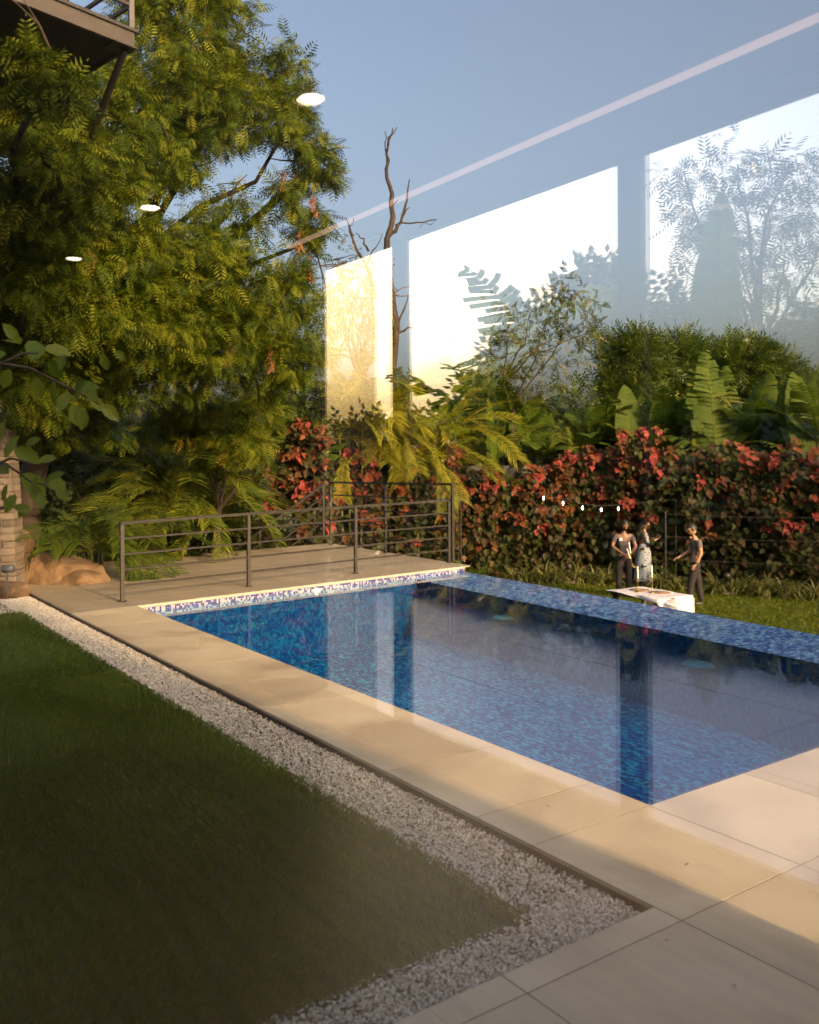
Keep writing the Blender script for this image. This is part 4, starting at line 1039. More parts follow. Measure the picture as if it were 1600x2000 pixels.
def banana(label, base, stem_h, leaves, stem_r=.10, group='banana plants', m=M_BANANA):
    """leaves: (length, width, azimuth deg (0 = away, 90 = left), elevation deg, bend, tears, roll)"""
    t = tag(empty('banana_plant', base), label, 'banana plant', group)
    mb = MB(); mb.tube([(0, 0, 0), (.02, 0, stem_h * .5), (0, .02, stem_h)], [stem_r, stem_r * .8, stem_r * .5], 10); mb.build('stem', M_STEMGREEN, t, True)
    for i, (L, W, az, el, bd, tr, rl) in enumerate(leaves):
        me = banana_leaf(L, W, bd, tr, seed=int(abs(base[0] * 100)) + i * 13); me.materials.append(m)
        o = link('leaf', me, None, t, (0, 0, stem_h - .06))
        o.rotation_mode = 'ZXY' if False else 'XYZ'
        M_ = Matrix.Rotation(R(az), 4, 'Z') @ Matrix.Rotation(R(el), 4, 'X') @ Matrix.Rotation(R(rl), 4, 'Y')
        o.rotation_euler = M_.to_euler()
    return t
def gb(px, d, z=LZ): return P(px, 1000, d) * [1, 1, 0] + [0, 0, z]
banana('banana plant with one tall upright green leaf', gb(1232, 24.0), 3.1, [(2.1, .42, 3, 86, .2, .12, 10), (1.5, .3, -60, 35, 1.1, .3, 0), (1.4, .3, 70, 50, 1.4, .4, 0), (1.6, .3, 20, 60, 1.6, .3, 30)])
banana('banana plant with a slim curled leaf beside the tall upright one', gb(1262, 23.4), 2.9, [(1.7, .12, -38, 62, .3, .0, 20), (1.5, .28, -85, 22, .9, .2, -20), (1.3, .3, 80, 20, 1.2, .5, 0)])
banana('large banana plant with ragged overlapping leaves, tallest over the hedge', gb(1400, 22.6), 3.1, [(2.9, .55, 4, 84, .25, .75, 8), (3.0, .50, -26, 64, .25, .9, -8), (2.6, .55, 28, 78, .3, .7, -10), (2.7, .55, -10, 76, .4, .8, 30), (2.0, .4, -60, 50, 1.0, .8, 0), (1.8, .4, 70, 45, 1.2, .8, 0), (1.9, .4, -8, 75, .6, .7, 40)], .13)
banana('banana plant with broad leaves at the far right of the hedge', gb(1575, 21.5), 3.0, [(2.4, .46, -9, 80, .3, .25, 22), (2.3, .46, 14, 78, .35, .3, -15), (2.0, .4, -30, 66, .6, .4, 20), (1.7, .36, -50, 50, .9, .4, 0), (1.6, .36, 60, 45, 1.2, .5, 0)])
banana('banana plant with drooping broad leaves in the middle of the garden', gb(1050, 24.5), 3.2, [(1.8, .45, 65, 45, 1.5, .35, 0), (1.8, .45, -70, 40, 1.5, .4, 0), (1.7, .42, 15, 62, 1.4, .3, 20), (1.6, .4, 170, 40, 1.5, .5, 0), (1.7, .4, -25, 70, .9, .3, 0), (1.6, .4, 130, 35, 1.6, .5, 0), (1.5, .4, -130, 35, 1.6, .5, 0)])
banana('banana plant with rounded drooping leaves left of the tall one', gb(1135, 24.8), 3.3, [(1.7, .45, 50, 55, 1.6, .25, 0), (1.7, .45, -55, 50, 1.5, .3, 0), (1.5, .42, 5, 75, 1.2, .2, 0), (1.6, .4, 120, 40, 1.5, .5, 0), (1.6, .4, -120, 40, 1.5, .5, 0), (1.5, .42, 180, 50, 1.5, .3, 0)])
banana('banana plant with one narrow upright yellow-green leaf in the hedge', gb(962, 23.4, .4), .7, [(2.3, .30, -4, 87, .12, .05, 60), (1.6, .3, 60, 40, 1.2, .4, 0), (1.9, .07, -20, 72, .1, .0, 0), (1.9, .06, -32, 66, .1, .0, 0)])
banana('banana plant with dark upright leaves beside the neem edge', gb(612, 21.0), 2.8, [(1.6, .4, 4, 84, .3, .3, 10), (1.6, .35, 40, 60, 1.0, .5, 0), (1.5, .35, -45, 55, 1.0, .5, 0)])
for k_, (px, d) in enumerate(((590, 18.6), (672, 18.6), (715, 18.4), (845, 17.5), (915, 17.2))):
    banana('broad-leaved ground plant %s' % ['left of the deck corner', 'behind the deck corner post', 'behind the tall railing', 'right of the tall railing', 'at the pool corner'][k_], gb(px, d, -1.2), .35, [(.75, .16, rng.uniform(0, 360), rng.uniform(55, 80), .6, .0, 0) for _ in range(7)], .04, 'low broad-leaved plants')
banana('yellowing banana stem at the foot of the hedge', gb(965, 23.2), .55, [(.9, .12, -15, 75, .5, .1, 0), (1.0, .14, 10, 80, .4, .1, 20), (.8, .14, 60, 50, 1.2, .2, 0), (.9, .12, -60, 60, 1.0, .2, 0)], .16, 'banana plants')

for k_, (px, py, rx, ry, d, w_) in enumerate(((760, 800, 90, 60, 29, 'behind the golden palms'), (880, 790, 90, 70, 29, 'right of the golden palms'), (980, 830, 90, 50, 28.5, 'under the sparse young tree'), (1100, 815, 90, 55, 28.5, 'behind the drooping bananas'), (1190, 840, 80, 50, 28, 'beside the tall upright leaf'), (1320, 835, 90, 50, 28, 'left of the ragged bananas'), (1480, 835, 90, 50, 27, 'right of the ragged bananas'), (1590, 840, 60, 50, 27, 'at the right edge above the hedge'))):
    bush('shrub', 'yellow-green leafy shrub above the hedge, ' + w_, px, py, rx, ry, d, 560, SPRIG if k_ % 2 else NEEM2, (.22, .42), M_TREELEAF, 'leafy shrubs above the hedge', .2, vlo=.1, vhi=1, lobes=7)
for px, d, sh, lab in ((1010, 26.0, 3.4, 'half hidden under the sparse young tree'), (1180, 25.6, 3.3, 'between the drooping and the upright leaves'), (1300, 25.0, 3.3, 'left of the tallest ragged one'), (1455, 24.2, 3.4, 'right of the tallest ragged one'), (1520, 23.6, 3.1, 'second from the right edge'), (1600, 22.4, 3.5, 'at the right edge of the picture')):
    banana('green banana plant ' + lab, gb(px, d - .8), sh, [(rng.uniform(1.6, 2.3), rng.uniform(.40, .52), az + rng.uniform(-20, 20), rng.uniform(45, 84), rng.uniform(.3, 1.3), rng.uniform(.2, .7), rng.uniform(-25, 25)) for az in (-75, -35, -5, 25, 70, 150, 210)])
# ------------------------------------------------------------------ red copperleaf hedge
def copper(px, d, top_y, w, lab, per=1.0, low=1135):
    base = P(px, 1000, d) * [1, 1, 0] + [0, 0, LZ]; top = P(px, top_y, d)[2]
    t = tag(empty('copperleaf_shrub', base), lab, 'shrub', 'red copperleaf hedge')
    H = top - LZ; hw = w / 2 * d / F
    mb = MB(); tips = []
    for _ in range(16):
        q = np.array([rng.uniform(-hw, hw), rng.uniform(-.55, .45), H * rng.uniform(.45, .97)])
        pts = limb(mb, (q[0] * .25, q[1] * .2, 0), q, .022, .008, .06, 6, 5)
        tips.append(q)
    mb.build('trunk', M_BARK, t, True)
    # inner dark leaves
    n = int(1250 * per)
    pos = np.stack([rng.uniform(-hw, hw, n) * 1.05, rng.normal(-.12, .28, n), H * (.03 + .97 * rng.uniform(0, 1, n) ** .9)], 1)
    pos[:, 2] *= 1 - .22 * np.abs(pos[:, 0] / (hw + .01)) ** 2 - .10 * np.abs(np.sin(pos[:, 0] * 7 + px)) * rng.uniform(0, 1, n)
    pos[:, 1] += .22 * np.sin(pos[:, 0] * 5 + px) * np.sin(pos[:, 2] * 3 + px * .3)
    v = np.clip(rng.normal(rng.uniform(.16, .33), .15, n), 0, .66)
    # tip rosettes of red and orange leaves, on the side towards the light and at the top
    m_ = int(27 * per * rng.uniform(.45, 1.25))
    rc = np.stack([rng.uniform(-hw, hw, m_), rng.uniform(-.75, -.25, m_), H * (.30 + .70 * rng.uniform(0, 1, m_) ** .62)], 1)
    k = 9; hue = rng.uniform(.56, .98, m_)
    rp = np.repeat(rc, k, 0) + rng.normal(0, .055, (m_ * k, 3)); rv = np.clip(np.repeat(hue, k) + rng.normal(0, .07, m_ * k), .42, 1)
    pos = np.vstack([pos, rp]); v = np.concatenate([v, rv]); nn = len(pos)
    d_ = np.stack([rng.normal(0, .55, nn), rng.normal(-.45, .35, nn), rng.normal(-.55, .4, nn)], 1)
    up = np.stack([rng.normal(0, .45, nn), rng.normal(-.7, .35, nn), np.full(nn, .75)], 1)
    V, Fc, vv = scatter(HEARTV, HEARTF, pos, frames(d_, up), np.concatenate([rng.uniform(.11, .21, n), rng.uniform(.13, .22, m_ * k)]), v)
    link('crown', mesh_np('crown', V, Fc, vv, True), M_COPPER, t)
    return t
hed = [(500, 21.0, 905, 90, 'lowest at the left end, behind the railing'), (540, 21.2, 868, 120, 'beside the palm clump'), (605, 21.0, 828, 90, 'with brightest red tips, tallest near the railing'), (680, 22.6, 880, 120, 'behind the corner of the tall railing'), (760, 22.8, 890, 120, 'behind the middle of the tall railing'),
       (835, 23.0, 868, 120, 'behind the right post of the tall railing'), (905, 23.4, 905, 120, 'just right of the deck corner'), (985, 23.6, 925, 120, 'above the yellowing banana stem'), (1060, 23.6, 905, 120, 'behind the string of bulbs'),
       (1130, 23.6, 880, 110, 'above the spider plants by the bollard'), (1190, 23.4, 868, 100, 'left of the man with the brass candlestick'), (1240, 22.8, 838, 80, 'tall and deep red above the woman'), (1310, 22.4, 868, 120, 'between the woman and the man in profile'),
       (1390, 21.8, 862, 120, 'behind the man in profile'), (1470, 21.4, 878, 120, 'right of the man in profile'), (1545, 21.0, 865, 120, 'near the right end of the lawn'), (1620, 20.8, 880, 120, 'at the right end of the hedge')]
for px, d, ty, w, lab in hed: copper(px, d, ty, w, 'red and bronze copperleaf shrub ' + lab, 1.25)
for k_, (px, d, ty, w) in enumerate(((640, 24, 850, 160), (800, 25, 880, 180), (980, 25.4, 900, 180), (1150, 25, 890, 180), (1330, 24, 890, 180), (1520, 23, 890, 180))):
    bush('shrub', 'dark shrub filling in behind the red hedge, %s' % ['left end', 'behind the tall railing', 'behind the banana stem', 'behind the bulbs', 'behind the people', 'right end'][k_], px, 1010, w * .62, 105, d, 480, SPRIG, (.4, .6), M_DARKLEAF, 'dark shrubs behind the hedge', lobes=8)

# ------------------------------------------------------------------ spider plants along the lawn
def strap_mesh(n, L, seed):
    r = np.random.default_rng(seed); V, Fc, vv = [], [], []
    for i in range(n):
        az = r.uniform(0, 6.28); el = r.uniform(.5, 1.35); ln = L * r.uniform(.6, 1.1); w = .016
        d = np.array([math.cos(az), math.sin(az), 0]); s = np.array([-d[1], d[0], 0]); b = len(V); k = 5; p = np.zeros(3); a = el; x = r.uniform(0, 1)
        for j in range(k):
            ww = w * (1 - (j / (k - 1)) ** 2 * .85); V += [p - s * ww, p + s * ww]; vv += [x, x]
            p = p + (d * math.cos(a) + np.array([0, 0, math.sin(a)])) * ln / (k - 1); a -= 1.9 / (k - 1) * r.uniform(.7, 1.2)
        for j in range(k - 1): Fc += [[b + 2 * j, b + 2 * j + 1, b + 2 * j + 3, b + 2 * j + 2]]
    return mesh_np('spider_plant', np.array(V), np.array(Fc), np.array(vv), True)
sm = [strap_mesh(85, .72, s) for s in range(4)]
for x in sm: x.materials.append(M_SPIDER)
spx = [(1000, 22.5), (1032, 22.4), (1064, 22.3), (1094, 22.4), (1128, 22.3), (1160, 22.2), (1186, 22.1), (1288, 21.3), (1322, 21.0), (1398, 20.5), (1440, 20.3), (1468, 20.1), (1498, 20.0), (1528, 19.8), (1556, 19.6), (1592, 19.4)]
spl = ['first from the deck corner', 'second from the deck corner', 'third from the deck corner', 'left of the black bollard', 'right of the black bollard', 'two clumps right of the bollard', 'at the feet of the man with the candlestick', 'beside the yellow stakes', 'left of the man in profile', 'right of the man in profile', 'second right of the man in profile', 'third right of the man in profile', 'fourth right of the man in profile', 'fourth from the right edge', 'second from the right edge', 'at the right edge of the lawn']
spl[13] = 'third from the right edge'
for i, ((px, d), lab) in enumerate(zip(spx, spl)):
    o = link('spider_plant', sm[i % 4], None, None, P(px, 1000, d) * [1, 1, 0] + [0, 0, LZ], (0, 0, rng.uniform(0, 6)))
    o.scale = [rng.uniform(.85, 1.25)] * 3
    tag(o, 'yellow-green striped spider plant ' + lab, 'spider plant', 'spider plants bordering the lawn')

# ------------------------------------------------------------------ broad-leaved branches reaching in from the left
BLV = np.array([.78, 1.0, 1.0]) * np.array([[0, 0, 0], [-.22, .15, .05], [-.36, .45, .07], [-.27, .75, .03], [0, 1.0, -.10], [.27, .75, .03], [.36, .45, .07], [.22, .15, .05], [0, .3, -.01], [0, .65, -.03]])
BLF = [[0, 8, 1, 1], [1, 8, 9, 2], [2, 9, 3, 3], [3, 9, 4, 4], [4, 9, 5, 5], [5, 9, 6, 6], [6, 9, 8, 7], [7, 8, 0, 0]]
def broad_leaf_mesh():
    me = bpy.data.meshes.new('leaf'); me.from_pydata([tuple(x) for x in BLV], [], [list(dict.fromkeys(f)) for f in BLF]); me.update()
    a = me.attributes.new('v', 'FLOAT', 'POINT'); a.data.foreach_set('value', np.full(10, rng.uniform(.2, .9), np.float32))
    for p in me.polygons: p.use_smooth = True
    me.materials.append(M_BIGLEAF); return me
blm = [broad_leaf_mesh() for _ in range(6)]
fb_ = P(-70, 1250, 5.6) * [1, 1, 0] + [0, 0, -.05]
fig = tag(empty('broad_leaf_tree', fb_), 'young tree with large oval green leaves reaching in beside the pillar', 'tree')
mb = MB()
limb(mb, (0, 0, 0), P(-60, 650, 5.5) - fb_, .035, .02, .03, 8)
br1 = [(-60, 740), (0, 712), (45, 690), (75, 690)]; br2 = [(-50, 700), (60, 720), (110, 745), (150, 765), (195, 790)]; br3 = [(-60, 960), (10, 905), (60, 940), (100, 950)]; br4 = [(-50, 930), (20, 895), (65, 905)]; br5 = [(-50, 1000), (20, 990), (40, 990)]
for br in (br1, br2, br3, br4, br5):
    pts = np.array([P(x, y, 5.5) - fb_ for x, y in br]); mb.tube(pts, np.linspace(.012, .005, len(pts)), 6)
mb.build('trunk', M_PALEBARK, fig, True)
lv = [(12, 690, 46, 200), (40, 672, 60, 160), (62, 705, 66, 100), (35, 665, 40, 120), (85, 680, 52, -10), (95, 700, 46, -60), (20, 720, 40, 250), (70, 735, 44, -80), (118, 725, 34, 80), (108, 745, 36, -110), (135, 765, 44, -110), (145, 755, 46, 0), (165, 770, 42, -20), (140, 790, 52, -60), (160, 795, 44, -90), (175, 775, 40, -50), (198, 790, 44, -45), (150, 780, 46, 60), (110, 770, 30, -100), (200, 690, 34, -80), (225, 685, 28, -50),
      (28, 875, 56, -30), (10, 895, 50, 60), (18, 925, 46, 150), (42, 925, 62, -40), (15, 945, 40, -100), (60, 945, 44, -60), (72, 930, 38, -90), (98, 940, 50, -20), (88, 950, 44, 40), (78, 962, 36, -70), (30, 965, 40, -110), (110, 955, 34, -40), (5, 860, 44, 110), (26, 990, 32, -10), (0, 1010, 34, -100), (55, 985, 30, -120), (75, 900, 34, 10), (50, 870, 30, 30)]
for i, (x, y, L, a) in enumerate(lv):
    d = 5.5 + rng.uniform(-.25, .25); o = link('leaf', blm[i % 6], None, fig, P(x, y, d) - fb_)
    s = L * d / F * 1.05; o.scale = (s, s, s)
    dv = np.array([[math.cos(R(a)), rng.normal(0, .35), math.sin(R(a))]]); up = np.array([[rng.normal(0, .4), -1.0, .55]])
    o.rotation_euler = Matrix(frames(dv, up)[0].tolist()).to_euler()

# ------------------------------------------------------------------ garden on the other side of the house, seen mirrored
def mir(px, py, d):
    """real place of what the pane mirrors at this point of the view, d metres deep"""
    q = P(px, py, d); a = float(AX @ q[:2]); b = float(BX @ q[:2])
    return ab(2 * PA - a, b, q[2])
def mell(px, py, rx, ry, d, w=None):
    k = d / F
    return (mir(px, py, d), (rx * k, rx * k, ry * k), w if w is not None else rx * ry / 10000.0)
def gm(px, d): return mir(px, 1000, d) * [1, 1, 0] + [0, 0, -.4]
for px, d, sh, lab in ((1085, 9.8, 2.6, 'with torn leaves outside the side windows, tallest in the mirror image'), (1005, 10.2, 1.9, 'outside the side windows, lower left in the mirror image'), (1160, 9.6, 2.2, 'outside the side windows beside the mirrored mullion')):
    banana('dark banana plant ' + lab, gm(px, d), sh, [(rng.uniform(1.4, 2.0), .45, az + rng.uniform(-15, 15), rng.uniform(30, 75), rng.uniform(.9, 1.6), .85, rng.uniform(-20, 20)) for az in (0, 50, 100, 150, 200, 250, 300, 335)])
banana('banana plant with one pale upright leaf just outside the side windows', gm(1365, 8.6), 2.0, [(2.6, .28, 20, 84, .15, .03, 90), (1.3, .36, 60, 45, 1.2, .8, 0), (1.3, .36, 190, 45, 1.2, .9, 0), (1.3, .36, 320, 40, 1.2, .9, 0)])
DT = 23.0
tree('neem_tree', 'hazy feathery tree outside the side windows, mirrored in the pane', 'tree', gm(1470, DT), mir(1480, 690, DT), [mell(1335, 335, 45, 40, DT), mell(1440, 320, 80, 45, DT), mell(1540, 330, 70, 50, DT), mell(1380, 400, 80, 50, DT), mell(1500, 400, 90, 60, DT), mell(1600, 430, 80, 80, DT), mell(1330, 450, 40, 50, DT), mell(1420, 480, 90, 60, DT), mell(1530, 510, 90, 70, DT), mell(1340, 530, 50, 60, DT, .12), mell(1440, 580, 90, 60, DT, .2), mell(1550, 610, 90, 70, DT, .15)], 190, NEEM, (.38, .62), .4, M_DARKLEAF, .20, vlo=.2, twl=1.2)
for k_, (b, a, h) in enumerate(((26.0, -7.0, 10.5),)):
    base = ab(a, b, -.5)
    tree('shade_tree', 'tall tree standing %s the mirrored tree, shading the lawn' % ['next to', 'farther beyond'][k_], 'tree', base, base + [0, 0, h * .45], [(base + [rng.normal(0, 1.3), rng.normal(0, 1.3), h * rng.uniform(.5, .95)], (1.3, 1.3, 1.0), 1.0) for _ in range(8)], 75, NEEM2, (.6, 1.0), .3, M_DARKLEAF, .22, twl=1.2, group='tall trees on the sun side')
for k_, (px, py, rx, ry, d, w_) in enumerate(((1160, 650, 60, 110, 10.2, 'beside the mirrored mullion'), (1090, 740, 90, 100, 10.2, 'under the torn banana leaves'), (1310, 690, 50, 100, 9.8, 'left of the pale leaf'), (1400, 760, 110, 110, 10, 'under the mirrored tree'), (1540, 740, 110, 120, 10, 'at the right edge'), (980, 810, 80, 70, 10.4, 'low and left of the bananas'), (1200, 850, 120, 110, 9.4, 'low at the mullion'), (880, 860, 80, 40, 11.6, 'far left'), (1450, 850, 160, 110, 9, 'low under the mirrored tree'), (720, 870, 90, 40, 13, 'farthest left'))):
    base = gm(px, d); k = d / F
    tree('shrub', 'dark shrub outside the side windows, %s in the mirror image' % w_, 'shrub', base, mir(px, py + ry, d), [mell(px + rng.uniform(-.6, .6) * rx, py + rng.uniform(-.6, .8) * ry, rx * .55, ry * .5, d + rng.uniform(-.4, .4), rx * ry / 10000 * .5) for _ in range(7)], 480, SPRIG, (.28, .42), .2, M_DARKLEAF, .05, group='shrubs outside the side windows')
for k_, (px, py) in enumerate(((720, 1135), (820, 1158), (920, 1180), (1020, 1206), (1120, 1228), (1220, 1250), (1320, 1272), (1420, 1294), (1520, 1317), (1620, 1340), (1740, 1366))):
    q = G(px, py, -.02); d = q[1] + .55; base = gm(px, d); H = rng.uniform(1.5, 1.9); up_ = np.array([0, 0, 1.0]); wdt = 70 * d / F
    t = tag(empty('hedge_shrub', base), 'dense dark hedge shrub outside the windows, number %s in the mirror image' % ['one', 'two', 'three', 'four', 'five', 'six', 'seven', 'eight', 'nine', 'ten', 'eleven'][k_], 'shrub', 'mirrored hedge outside the side windows')
    n = 800; pos = np.stack([rng.uniform(-wdt, wdt, n), rng.uniform(-.45, .45, n), .38 + H * rng.uniform(0, 1, n)], 1)
    along = np.array([*(BX * .35 - AX * .94), 0]); across = np.array([-along[1], along[0], 0]); pos = pos[:, :1] * along + pos[:, 1:2] * across + pos[:, 2:] * up_
    V, Fc, vv = scatter(SPRIG[0], SPRIG[1], pos, frames(rsph(n), rsph(n) + up_), rng.uniform(.28, .42, n), rng.uniform(0, 1, n))
    link('crown', mesh_np('crown', V, Fc, vv), M_DARKLEAF, t)
    mb = MB(); limb(mb, (0, 0, 0), (0, 0, H), .03, .01, .05); mb.build('trunk', M_BARK, t, True)

# ================================================================== PEOPLE
M_SKIN = noise_mat('skin', [(0.3, (0.15, 0.075, 0.042)), (0.7, (0.21, 0.11, 0.062))], 12, 0.5)
M_SKIN2 = noise_mat('skin_lighter', [(0.3, (0.34, 0.18, 0.105)), (0.7, (0.42, 0.235, 0.14))], 12, 0.5)
M_HAIR = noise_mat('hair', [(0.3, (0.008, 0.006, 0.005)), (0.7, (0.018, 0.014, 0.012))], 30, 0.5)
M_POLO = noise_mat('grey_polo', [(0.3, (0.050, 0.044, 0.052)), (0.7, (0.075, 0.066, 0.075))], 9, 0.9, 0.3, 30)
M_SHIRT = noise_mat('mauve_grey_shirt', [(0.3, (0.10, 0.08, 0.085)), (0.7, (0.14, 0.11, 0.115))], 9, 0.9, 0.3, 30)
M_TROUSER = noise_mat('dark_trousers', [(0.3, (0.014, 0.012, 0.012)), (0.7, (0.028, 0.023, 0.022))], 9, 0.9, 0.3, 25)
M_SHOE = noise_mat('shoe', [(0.3, (0.012, 0.010, 0.010)), (0.7, (0.03, 0.025, 0.022))], 9, 0.5)
def dress_mat():
    m, nt, b = mat('printed_dress')
    tc = N(nt, 'ShaderNodeTexCoord'); vo = N(nt, 'ShaderNodeTexVoronoi'); vo.inputs['Scale'].default_value = 11
    nt.links.new(tc.outputs['Object'], vo.inputs['Vector'])
    rp = ramp(nt, [(0.0, (0.22, 0.045, 0.06)), (0.20, (0.26, 0.07, 0.09)), (0.26, (0.32, 0.37, 0.42)), (1.0, (0.36, 0.41, 0.46))])
    nt.links.new(vo.outputs['Distance'], rp.inputs[0]); nt.links.new(rp.outputs[0], b.inputs['Base Color']); b.inputs['Roughness'].default_value = .85
    return m
M_DRESS = dress_mat()
def skin(name, J, E_, m, parent, sub=2, root=None):
    """continuous body surface grown over joints J {name: (x, y, z, rx[, ry])}"""
    names = list(J); me = bpy.data.meshes.new(name)
    me.from_pydata([J[n][:3] for n in names], [(names.index(a), names.index(b)) for a, b in E_], []); me.update()
    o = link(name, me, m, parent)
    md = o.modifiers.new('skin', 'SKIN'); md.use_smooth_shade = True; md.branch_smoothing = .6
    if not me.skin_vertices:
        with bpy.context.temp_override(object=o, active_object=o): bpy.ops.mesh.customdata_skin_add()
    for i, n in enumerate(names):
        r = J[n]; s = me.skin_vertices[0].data[i]
        s.radius = (r[3], r[4] if len(r) > 4 else r[3]); s.use_root = (n == (root or names[0])); 
    sb = o.modifiers.new('sub', 'SUBSURF'); sb.levels = sub; sb.render_levels = sub
    return o
def hand_chain(J, E_, wrist, palm, dirv, side, pre, curl):
    """palm vertex plus five finger chains and a thumb from its side"""
    w = np.array(J[wrist][:3]); p = np.array(palm); J[pre + 'palm'] = (*p, .026, .016); E_.append((wrist, pre + 'palm'))
    d = unit(np.array(dirv, float)); s = unit(np.array(side, float)); c = unit(np.array(curl, float))
    for k, (off, ln) in enumerate(((-.026, .060), (-.009, .072), (.009, .068), (.026, .052))):
        a = p + d * .035 + s * off; b = a + d * ln * .55 + c * .012; e = b + d * ln * .25 + c * .03
        for q, pt, r in (('a', a, .010), ('b', b, .0085), ('c', e, .0075)): J[pre + q + str(k)] = (*pt, r)
        E_ += [(pre + 'palm', pre + 'a%d' % k), (pre + 'a%d' % k, pre + 'b%d' % k), (pre + 'b%d' % k, pre + 'c%d' % k)]
    a = p - s * .034 - d * .01; b = a - s * .012 + d * .03 + c * .012
    J[pre + 't0'] = (*a, .011); J[pre + 't1'] = (*b, .009); E_ += [(pre + 'palm', pre + 't0'), (pre + 't0', pre + 't1')]
def head(parent, c, yaw, pitch, sk, hair, hair_len=.0, beard=False):
    """head with brow, nose, chin and ears; +X local is the face"""
    me = bpy.data.meshes.new('head'); bm = bmesh.new(); bmesh.ops.create_icosphere(bm, subdivisions=4, radius=1)
    for v in bm.verts:
        p = v.co.copy(); x, y, z = p.x * .098, p.y * .076, p.z * .118
        if z < 0: y *= 1 + .9 * z; x *= 1 + .25 * z * (1 if x > 0 else 3)
        f = max(0, p.x)
        if p.x > .5:
            x += .026 * math.exp(-((p.y) / .16) ** 2 - ((p.z + .16) / .20) ** 2)            # nose
            x -= .012 * math.exp(-((abs(p.y) - .38) / .18) ** 2 - ((p.z - .06) / .12) ** 2)   # eye sockets
            x += .007 * math.exp(-((p.z - .25) / .1) ** 2)                                   # brow
            x -= .005 * math.exp(-((p.z + .52) / .04) ** 2 - (p.y / .4) ** 2)                # mouth line
            x += .010 * math.exp(-((p.z + .82) / .14) ** 2 - (p.y / .35) ** 2)               # chin
        y += .012 * (1 if p.y > 0 else -1) * math.exp(-((p.x + .08) / .16) ** 2 - ((p.z + .05) / .24) ** 2) * (abs(p.y) > .8)  # ears
        v.co = (x, y, z)
    for f in bm.faces: f.smooth = True
    bm.to_mesh(me); bm.free()
    M4 = Matrix.Translation(Vector(c)) @ Matrix.Rotation(yaw, 4, 'Z') @ Matrix.Rotation(pitch, 4, 'Y')
    h = link('head', me, sk, parent); h.matrix_local = M4
    for sd in (-1, 1):
        mb = MB(); mb.lathe([(.001, -.009), (.009, 0), (.001, .009)], (.082, sd * .03, .008), 10); mb.build('eye', M_HAIR, h, True)
    me = bpy.data.meshes.new('hair'); bm = bmesh.new(); bmesh.ops.create_icosphere(bm, subdivisions=4, radius=1)
    kill = [v for v in bm.verts if (v.co.x > .25 and v.co.z < .42) or (v.co.z < -.30)]
    bmesh.ops.delete(bm, geom=kill, context='VERTS')
    for v in bm.verts:
        k = 1 + .04 * noise.noise(v.co * 5)
        v.co = Vector((v.co.x * .109 - .006, v.co.y * .088, v.co.z * .128 + .004)) * k
    r = bmesh.ops.solidify(bm, geom=bm.faces[:], thickness=.012)
    for f in bm.faces: f.smooth = True
    bm.to_mesh(me); bm.free(); link('hair', me, hair, h)
    if beard:
        me = bpy.data.meshes.new('beard'); bm = bmesh.new(); bmesh.ops.create_icosphere(bm, subdivisions=4, radius=1)
        bmesh.ops.delete(bm, geom=[v for v in bm.verts if not (v.co.x > -.05 and v.co.z < -.28)], context='VERTS')
        for v in bm.verts:
            zz = v.co.z * .124; v.co = Vector((v.co.x * .104 * (1 + .25 * zz), v.co.y * .079 * (1 + .9 * zz), zz))
        bm.to_mesh(me); bm.free(); link('beard', me, hair, h)
    return h
def shoe(parent, heel, toe):
    heel = np.array(heel, float); toe = np.array(toe, float)
    mb = MB(); k = np.linspace(0, 1, 7)[:, None]; pts = heel + (toe - heel) * k + np.array([0, 0, .035])
    mb.tube(pts, [.012, .036, .040, .042, .046, .040, .010], 10)
    V = mb.V[0]; V[:, 2] = np.clip(V[:, 2], heel[2] + .002, None)
    return mb.build('shoe', M_SHOE, parent, True)

# ---- man facing the pool, holding a brass candlestick
pm = G(1219, 1165, LZ)
pe = tag(empty('person', pm, 0), 'person in a grey polo shirt and dark trousers holding a brass candlestick', 'person', 'people laying the table')
J = {'pelvis': (0, 0, .93, .12, .095), 'waist': (0, .01, 1.05, .125, .09), 'chest': (0, 0, 1.27, .135, .10), 'neck0': (0, .01, 1.42, .06), 'neck1': (0, -.01, 1.50, .05),
     'hl': (-.095, 0, .88, .095), 'kl': (-.105, -.02, .50, .062), 'al': (-.11, .02, .09, .042), 'hr': (.095, 0, .88, .095), 'kr': (.10, -.03, .50, .062), 'ar': (.11, .01, .09, .042),
     'sl': (-.17, .01, 1.385, .062), 'el': (-.265, -.02, 1.13, .045), 'wl': (-.085, -.22, .985, .030), 'sr': (.17, .01, 1.385, .062), 'er': (.265, -.03, 1.12, .045), 'wr': (.14, -.21, 1.03, .030)}
E_ = [('pelvis', 'waist'), ('waist', 'chest'), ('chest', 'neck0'), ('neck0', 'neck1'), ('pelvis', 'hl'), ('hl', 'kl'), ('kl', 'al'), ('pelvis', 'hr'), ('hr', 'kr'), ('kr', 'ar'), ('chest', 'sl'), ('sl', 'el'), ('el', 'wl'), ('chest', 'sr'), ('sr', 'er'), ('er', 'wr')]
hand_chain(J, E_, 'wl', (-.03, -.265, .955), (.6, -.5, -.5), (.3, -.3, .8), 'l', (.5, .3, 0))
hand_chain(J, E_, 'wr', (.085, -.255, .985), (-.6, -.5, -.5), (-.3, -.3, .8), 'r', (-.5, .3, 0))
skin('body', J, E_, M_SKIN, pe, 2)
